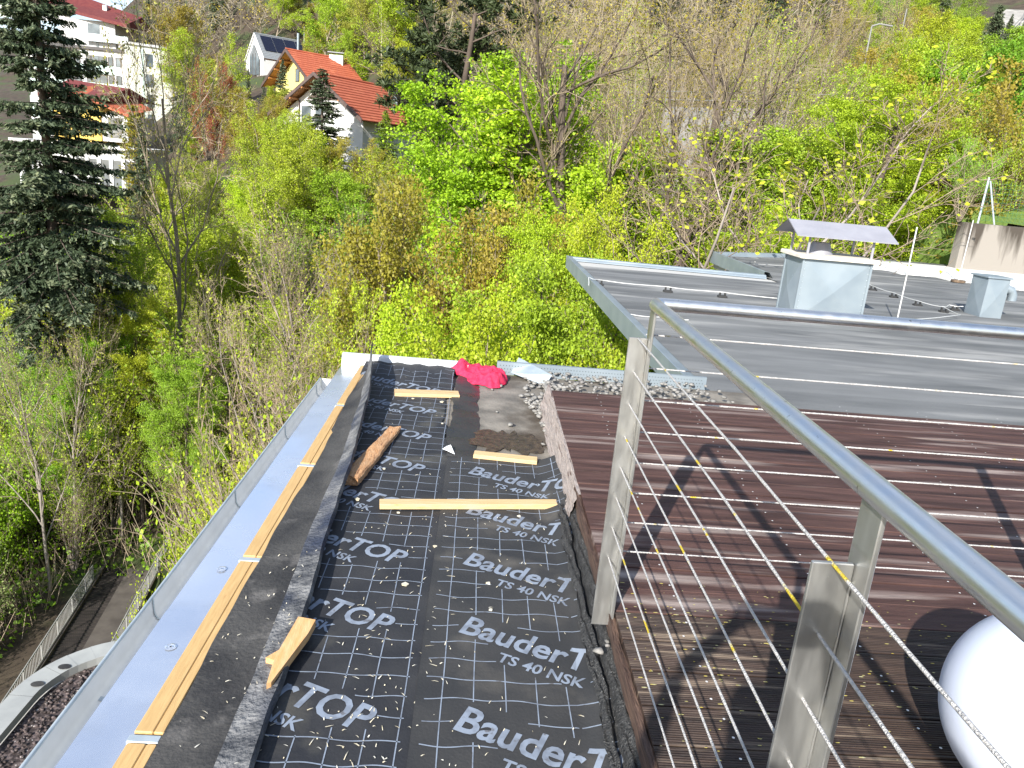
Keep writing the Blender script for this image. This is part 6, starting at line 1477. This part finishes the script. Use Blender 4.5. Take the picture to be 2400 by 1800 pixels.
for i in range(150):
    y = SV.uniform(20, 62); x = SV.uniform(-.66, .12) * y
    if (y < 33 and -21 < x < -6) or (x > 1.0 and y < 17.5): continue
    key = SV.choice(['brush_a', 'shrub_b', 'shrub_a', 'brush_a']); ut, vc = pxof((x, y, tz(x, y) + 3))
    lf = SV.choice(['spring', 'yellow', 'green', 'bright', 'spring'])
    lb = '%s low shrub of the understorey %s' % ({'spring': 'spring green', 'yellow': 'yellow-green', 'green': 'mid green', 'bright': 'bright green'}[lf], region(ut, vc))
    plant(key, x, y, SV.uniform(3.0, 5.5), .85, leafm=lf, label=lb, group=lb)
# --- the far wooded hill: conifers and light green trees as things, the grey-brown wood behind as one mass
HV = random.Random(5); FAR = []
for y in (104, 112, 120, 128, 137, 146, 156, 167, 178, 190, 203, 217, 232, 248, 266):
    x = -0.52 * y
    while x < 0.74 * y:
        xx = x + HV.uniform(-2, 2); yy = y + HV.uniform(-5, 5); x += 2.9 * (y / 150) ** .5
        a = xx / yy
        if a < -0.385 and yy < 158: continue
        if -0.36 < a < -.13 and yy < 126: continue
        if -0.335 < a < -.20 and yy < 152: continue
        if a < -0.45 and yy < 190: continue
        h = HV.uniform(9, 15); ut, vtp = pxof((xx, yy, tz(xx, yy) + h)); vb_ = pxof((xx, yy, tz(xx, yy)))[1]
        if ut < 282 or (ut < 330 and vtp < 25) or ut > 2500 or vb_ < -5: continue
        if ut > 2290 and yy < 120: continue
        c = HV.random()
        if 640 < ut < 1060 and yy < 190 and c < .6:
            key, lf = (('spring_b', 'larch'), ('birch_a', 'larch'), ('spring_a', 'spring'), ('spring_b', 'yellow'))[int(c / .6 * 4)]
            lb = '%s light green tree on the far hillside above the orange roofs' % ('tall' if h > 12 else 'smaller')
            plant(key, xx, yy, h, HV.uniform(1, 1.4), leafm=lf, label=lb, group=lb)
        elif c > .9: 
            lb = '%s dark conifer standing among bare trees on the far hill' % ('tall' if h > 12 else 'smaller')
            plant(HV.choice(['fir_a', 'fir_b']), xx, yy, h * 1.1, HV.uniform(.8, 1.1), label=lb, group=lb)
        else: FAR.append((xx, yy, tz(xx, yy), h, HV.random()))
def far_wood():
    r = np.random.RandomState(6); V = []; V2 = []; n1 = 130; n2 = 150
    for (x, y, z, h, c) in FAR:
        b0 = np.array([x, y, z]); wd_ = h * .30
        for k in range(3):       # trunk: three thin crossed blades
            a = k * 1.047; s = np.array([math.cos(a), math.sin(a), 0]) * .012 * h; t = np.array([0, 0, h * .8]); V.append(np.array([b0 - s, b0 + s, b0 + s * .3 + t, b0 - s * .3 + t])[None])
        t = r.uniform(.2, .95, n1); d = norm_rows(r.randn(n1, 3) * np.array([1, 1, .5]) + np.array([0, 0, .75])); L = wd_ * (1.25 - t) * r.uniform(.5, 1.1, n1)
        off = r.rand(n1) < .6; o = norm_rows(r.randn(n1, 3)) * (wd_ * (1.1 - t) * off * r.rand(n1))[:, None]
        P = b0 + np.array([0, 0, h]) * t[:, None] + o * np.array([1, 1, .6]); q = norm_rows(np.cross(d, r.randn(n1, 3))) * .045
        V.append(np.stack([P - q, P + q, P + d * L[:, None] + q * .3, P + d * L[:, None] - q * .3], 1))
        m = int(n2 * c); 
        if m:
            C = b0 + np.array([0, 0, h * .62]) + norm_rows(r.randn(m, 3)) * (r.rand(m) ** .5)[:, None] * np.array([wd_, wd_, h * .36]); t1 = norm_rows(r.randn(m, 3)) * .17; t2 = norm_rows(np.cross(t1, r.randn(m, 3))) * .14
            V2.append(np.stack([C - t1, C + t2, C + t1, C - t2], 1))
    A = np.concatenate(V).reshape(-1, 3); B = np.concatenate(V2).reshape(-1, 3)
    e = empty('far_wood', (0, 170, 30)); tag(e, 'grey-brown bare wood covering the far hillside', 'forest', kind='stuff')
    for nm, G, m_ in (('twigs', A, M['twig_far']), ('leaves', B, LM['olive'])):
        o = link(nm, np_mesh(nm, G - np.array([0, 170, 30]), np.arange(len(G)).reshape(-1, 4), m_), e); o['kind'] = 'stuff'
    print('FAR', len(FAR), len(A) // 4, len(B) // 4)
far_wood()
# --- undergrowth: low leaves and dead stems over the near slope, nobody could count it
def undergrowth():
    r = np.random.RandomState(77); n = 60000
    yy = 18 + 72 * r.rand(n) ** 1.2; xx = (r.rand(n) * 1.5 - .75) * yy
    ok = ~((xx > 1.0) & (yy < 17.5)) & ~((xx > 5) & (yy < 24)) & ~((yy < 30) & (xx > -16) & (xx < -10))
    xx, yy = xx[ok], yy[ok]; z = terrain(xx, yy)
    C = np.stack([xx, yy, z + r.rand(len(xx)) ** 2 * 1.1 + .02], 1)
    sz = (.10 + .0035 * yy) * r.uniform(.6, 1.4, len(xx))
    o = link('undergrowth', leaves('undergrowth', C, sz, LM['green'], r, .5)); tag(o, 'low green undergrowth covering the slope between the trees', 'undergrowth', kind='stuff')
    n = 22000; yy = 18 + 60 * r.rand(n) ** 1.2; xx = (r.rand(n) * 1.5 - .75) * yy
    ok = ~((xx > 1.0) & (yy < 17.5)) & ~((xx > 5) & (yy < 24)) & ~((yy < 30) & (xx > -16) & (xx < -10)); xx, yy = xx[ok], yy[ok]; z = terrain(xx, yy)
    L = r.uniform(.6, 2.2, len(xx)); d = norm_rows(r.randn(len(xx), 3) * .35 + np.array([0, 0, 1.0])); b = norm_rows(np.cross(d, r.randn(len(xx), 3))) * (.006 + .00025 * yy)[:, None]
    P = np.stack([xx, yy, z], 1); V = np.stack([P - b, P + b, P + d * L[:, None] + b * .4, P + d * L[:, None] - b * .4], 1).reshape(-1, 3)
    o = link('dry_stems', np_mesh('dry_stems', V, np.arange(len(V)).reshape(-1, 4), M['twig'])); tag(o, 'dry brown stems standing in the undergrowth', 'undergrowth', kind='stuff')
undergrowth()

# ------------------------------------------------------------------ the photographer, behind the lens: only the shadow on the deck is in view
def photographer():
    e = empty('person', (-0.22, -0.62, ZM)); tag(e, 'person in dark clothes holding up a phone, showing only as a shadow on the deck', 'person')
    def skin(name, verts, edges, rad, m_, sub=2):
        me = bpy.data.meshes.new(name); o_ = np.array(e.location); me.from_pydata([tuple(np.array(v) - o_) for v in verts], edges, []); me.materials.append(m_)
        o = link(name, me, e); md = o.modifiers.new('skin', 'SKIN'); md.use_smooth_shade = True
        if not me.skin_vertices: me.attributes
        for i, r in enumerate(rad): me.skin_vertices[0].data[i].radius = (r, r * .92)
        me.skin_vertices[0].data[0].use_root = True
        sb = o.modifiers.new('sub', 'SUBSURF'); sb.levels = sb.render_levels = sub; return o
    x, y = -0.22, -0.62
    V = [(x, y, .72), (x, y, .92), (x, y + .01, 1.14), (x, y + .01, 1.27), (x, y + .02, 1.36), (x, y + .05, 1.50), (x, y + .05, 1.58),
         (x - .19, y + .01, 1.24), (x - .27, y + .12, 1.03), (x - .10, y + .42, 1.38), (x + .19, y + .01, 1.24), (x + .28, y + .14, 1.05), (x + .31, y + .44, 1.38),
         (x - .10, y, .62), (x - .11, y + .03, .27), (x - .12, y - .01, -.12), (x - .13, y + .14, -.16), (x + .10, y, .62), (x + .11, y + .04, .27), (x + .13, y, -.12), (x + .14, y + .15, -.16)]
    E_ = [(0, 1), (1, 2), (2, 3), (3, 4), (4, 5), (5, 6), (3, 7), (7, 8), (8, 9), (3, 10), (10, 11), (11, 12), (0, 13), (13, 14), (14, 15), (15, 16), (0, 17), (17, 18), (18, 19), (19, 20)]
    Rr_ = [.15, .15, .17, .13, .06, .095, .085, .075, .05, .032, .075, .05, .032, .095, .065, .042, .035, .095, .065, .042, .035]
    skin('body', V, E_, Rr_, M['jacket'])
    for sx, wr in ((-1, V[9]), (1, V[12])):
        c = np.array([sx * .085, -.03, 1.49]); w_ = np.array(wr); hv = [w_, (w_ * .45 + c * .55), c + np.array([sx * .02, -.02, -.01])]; he = [(0, 1), (1, 2)]; hr = [.03, .032, .022]
        for k in range(4):
            b = len(hv); z = .025 - k * .018; L_ = (.05, .056, .052, .042)[k]
            hv += [c + np.array([sx * .016, .0, z]), c + np.array([sx * .006, L_ * .5, z]), c + np.array([-sx * .014, L_ * .6, z])]; he += [(2, b), (b, b + 1), (b + 1, b + 2)]; hr += [.010, .0085, .0075]
        b = len(hv); hv += [c + np.array([sx * .012, -.03, -.02]), c + np.array([-sx * .012, -.035, -.005])]; he += [(1, b), (b, b + 1)]; hr += [.012, .009]
        skin('hand', hv, he, hr, M['skin'], 1)
    ph = MB().bbox((-0.08, -0.034, 1.462), (0.08, -0.026, 1.538), 0.003); ph = ph.build('phone', M['phone'], origin=(0, -0.03, 1.46)); tag(ph, 'black phone held up behind the lens', 'phone')
photographer()
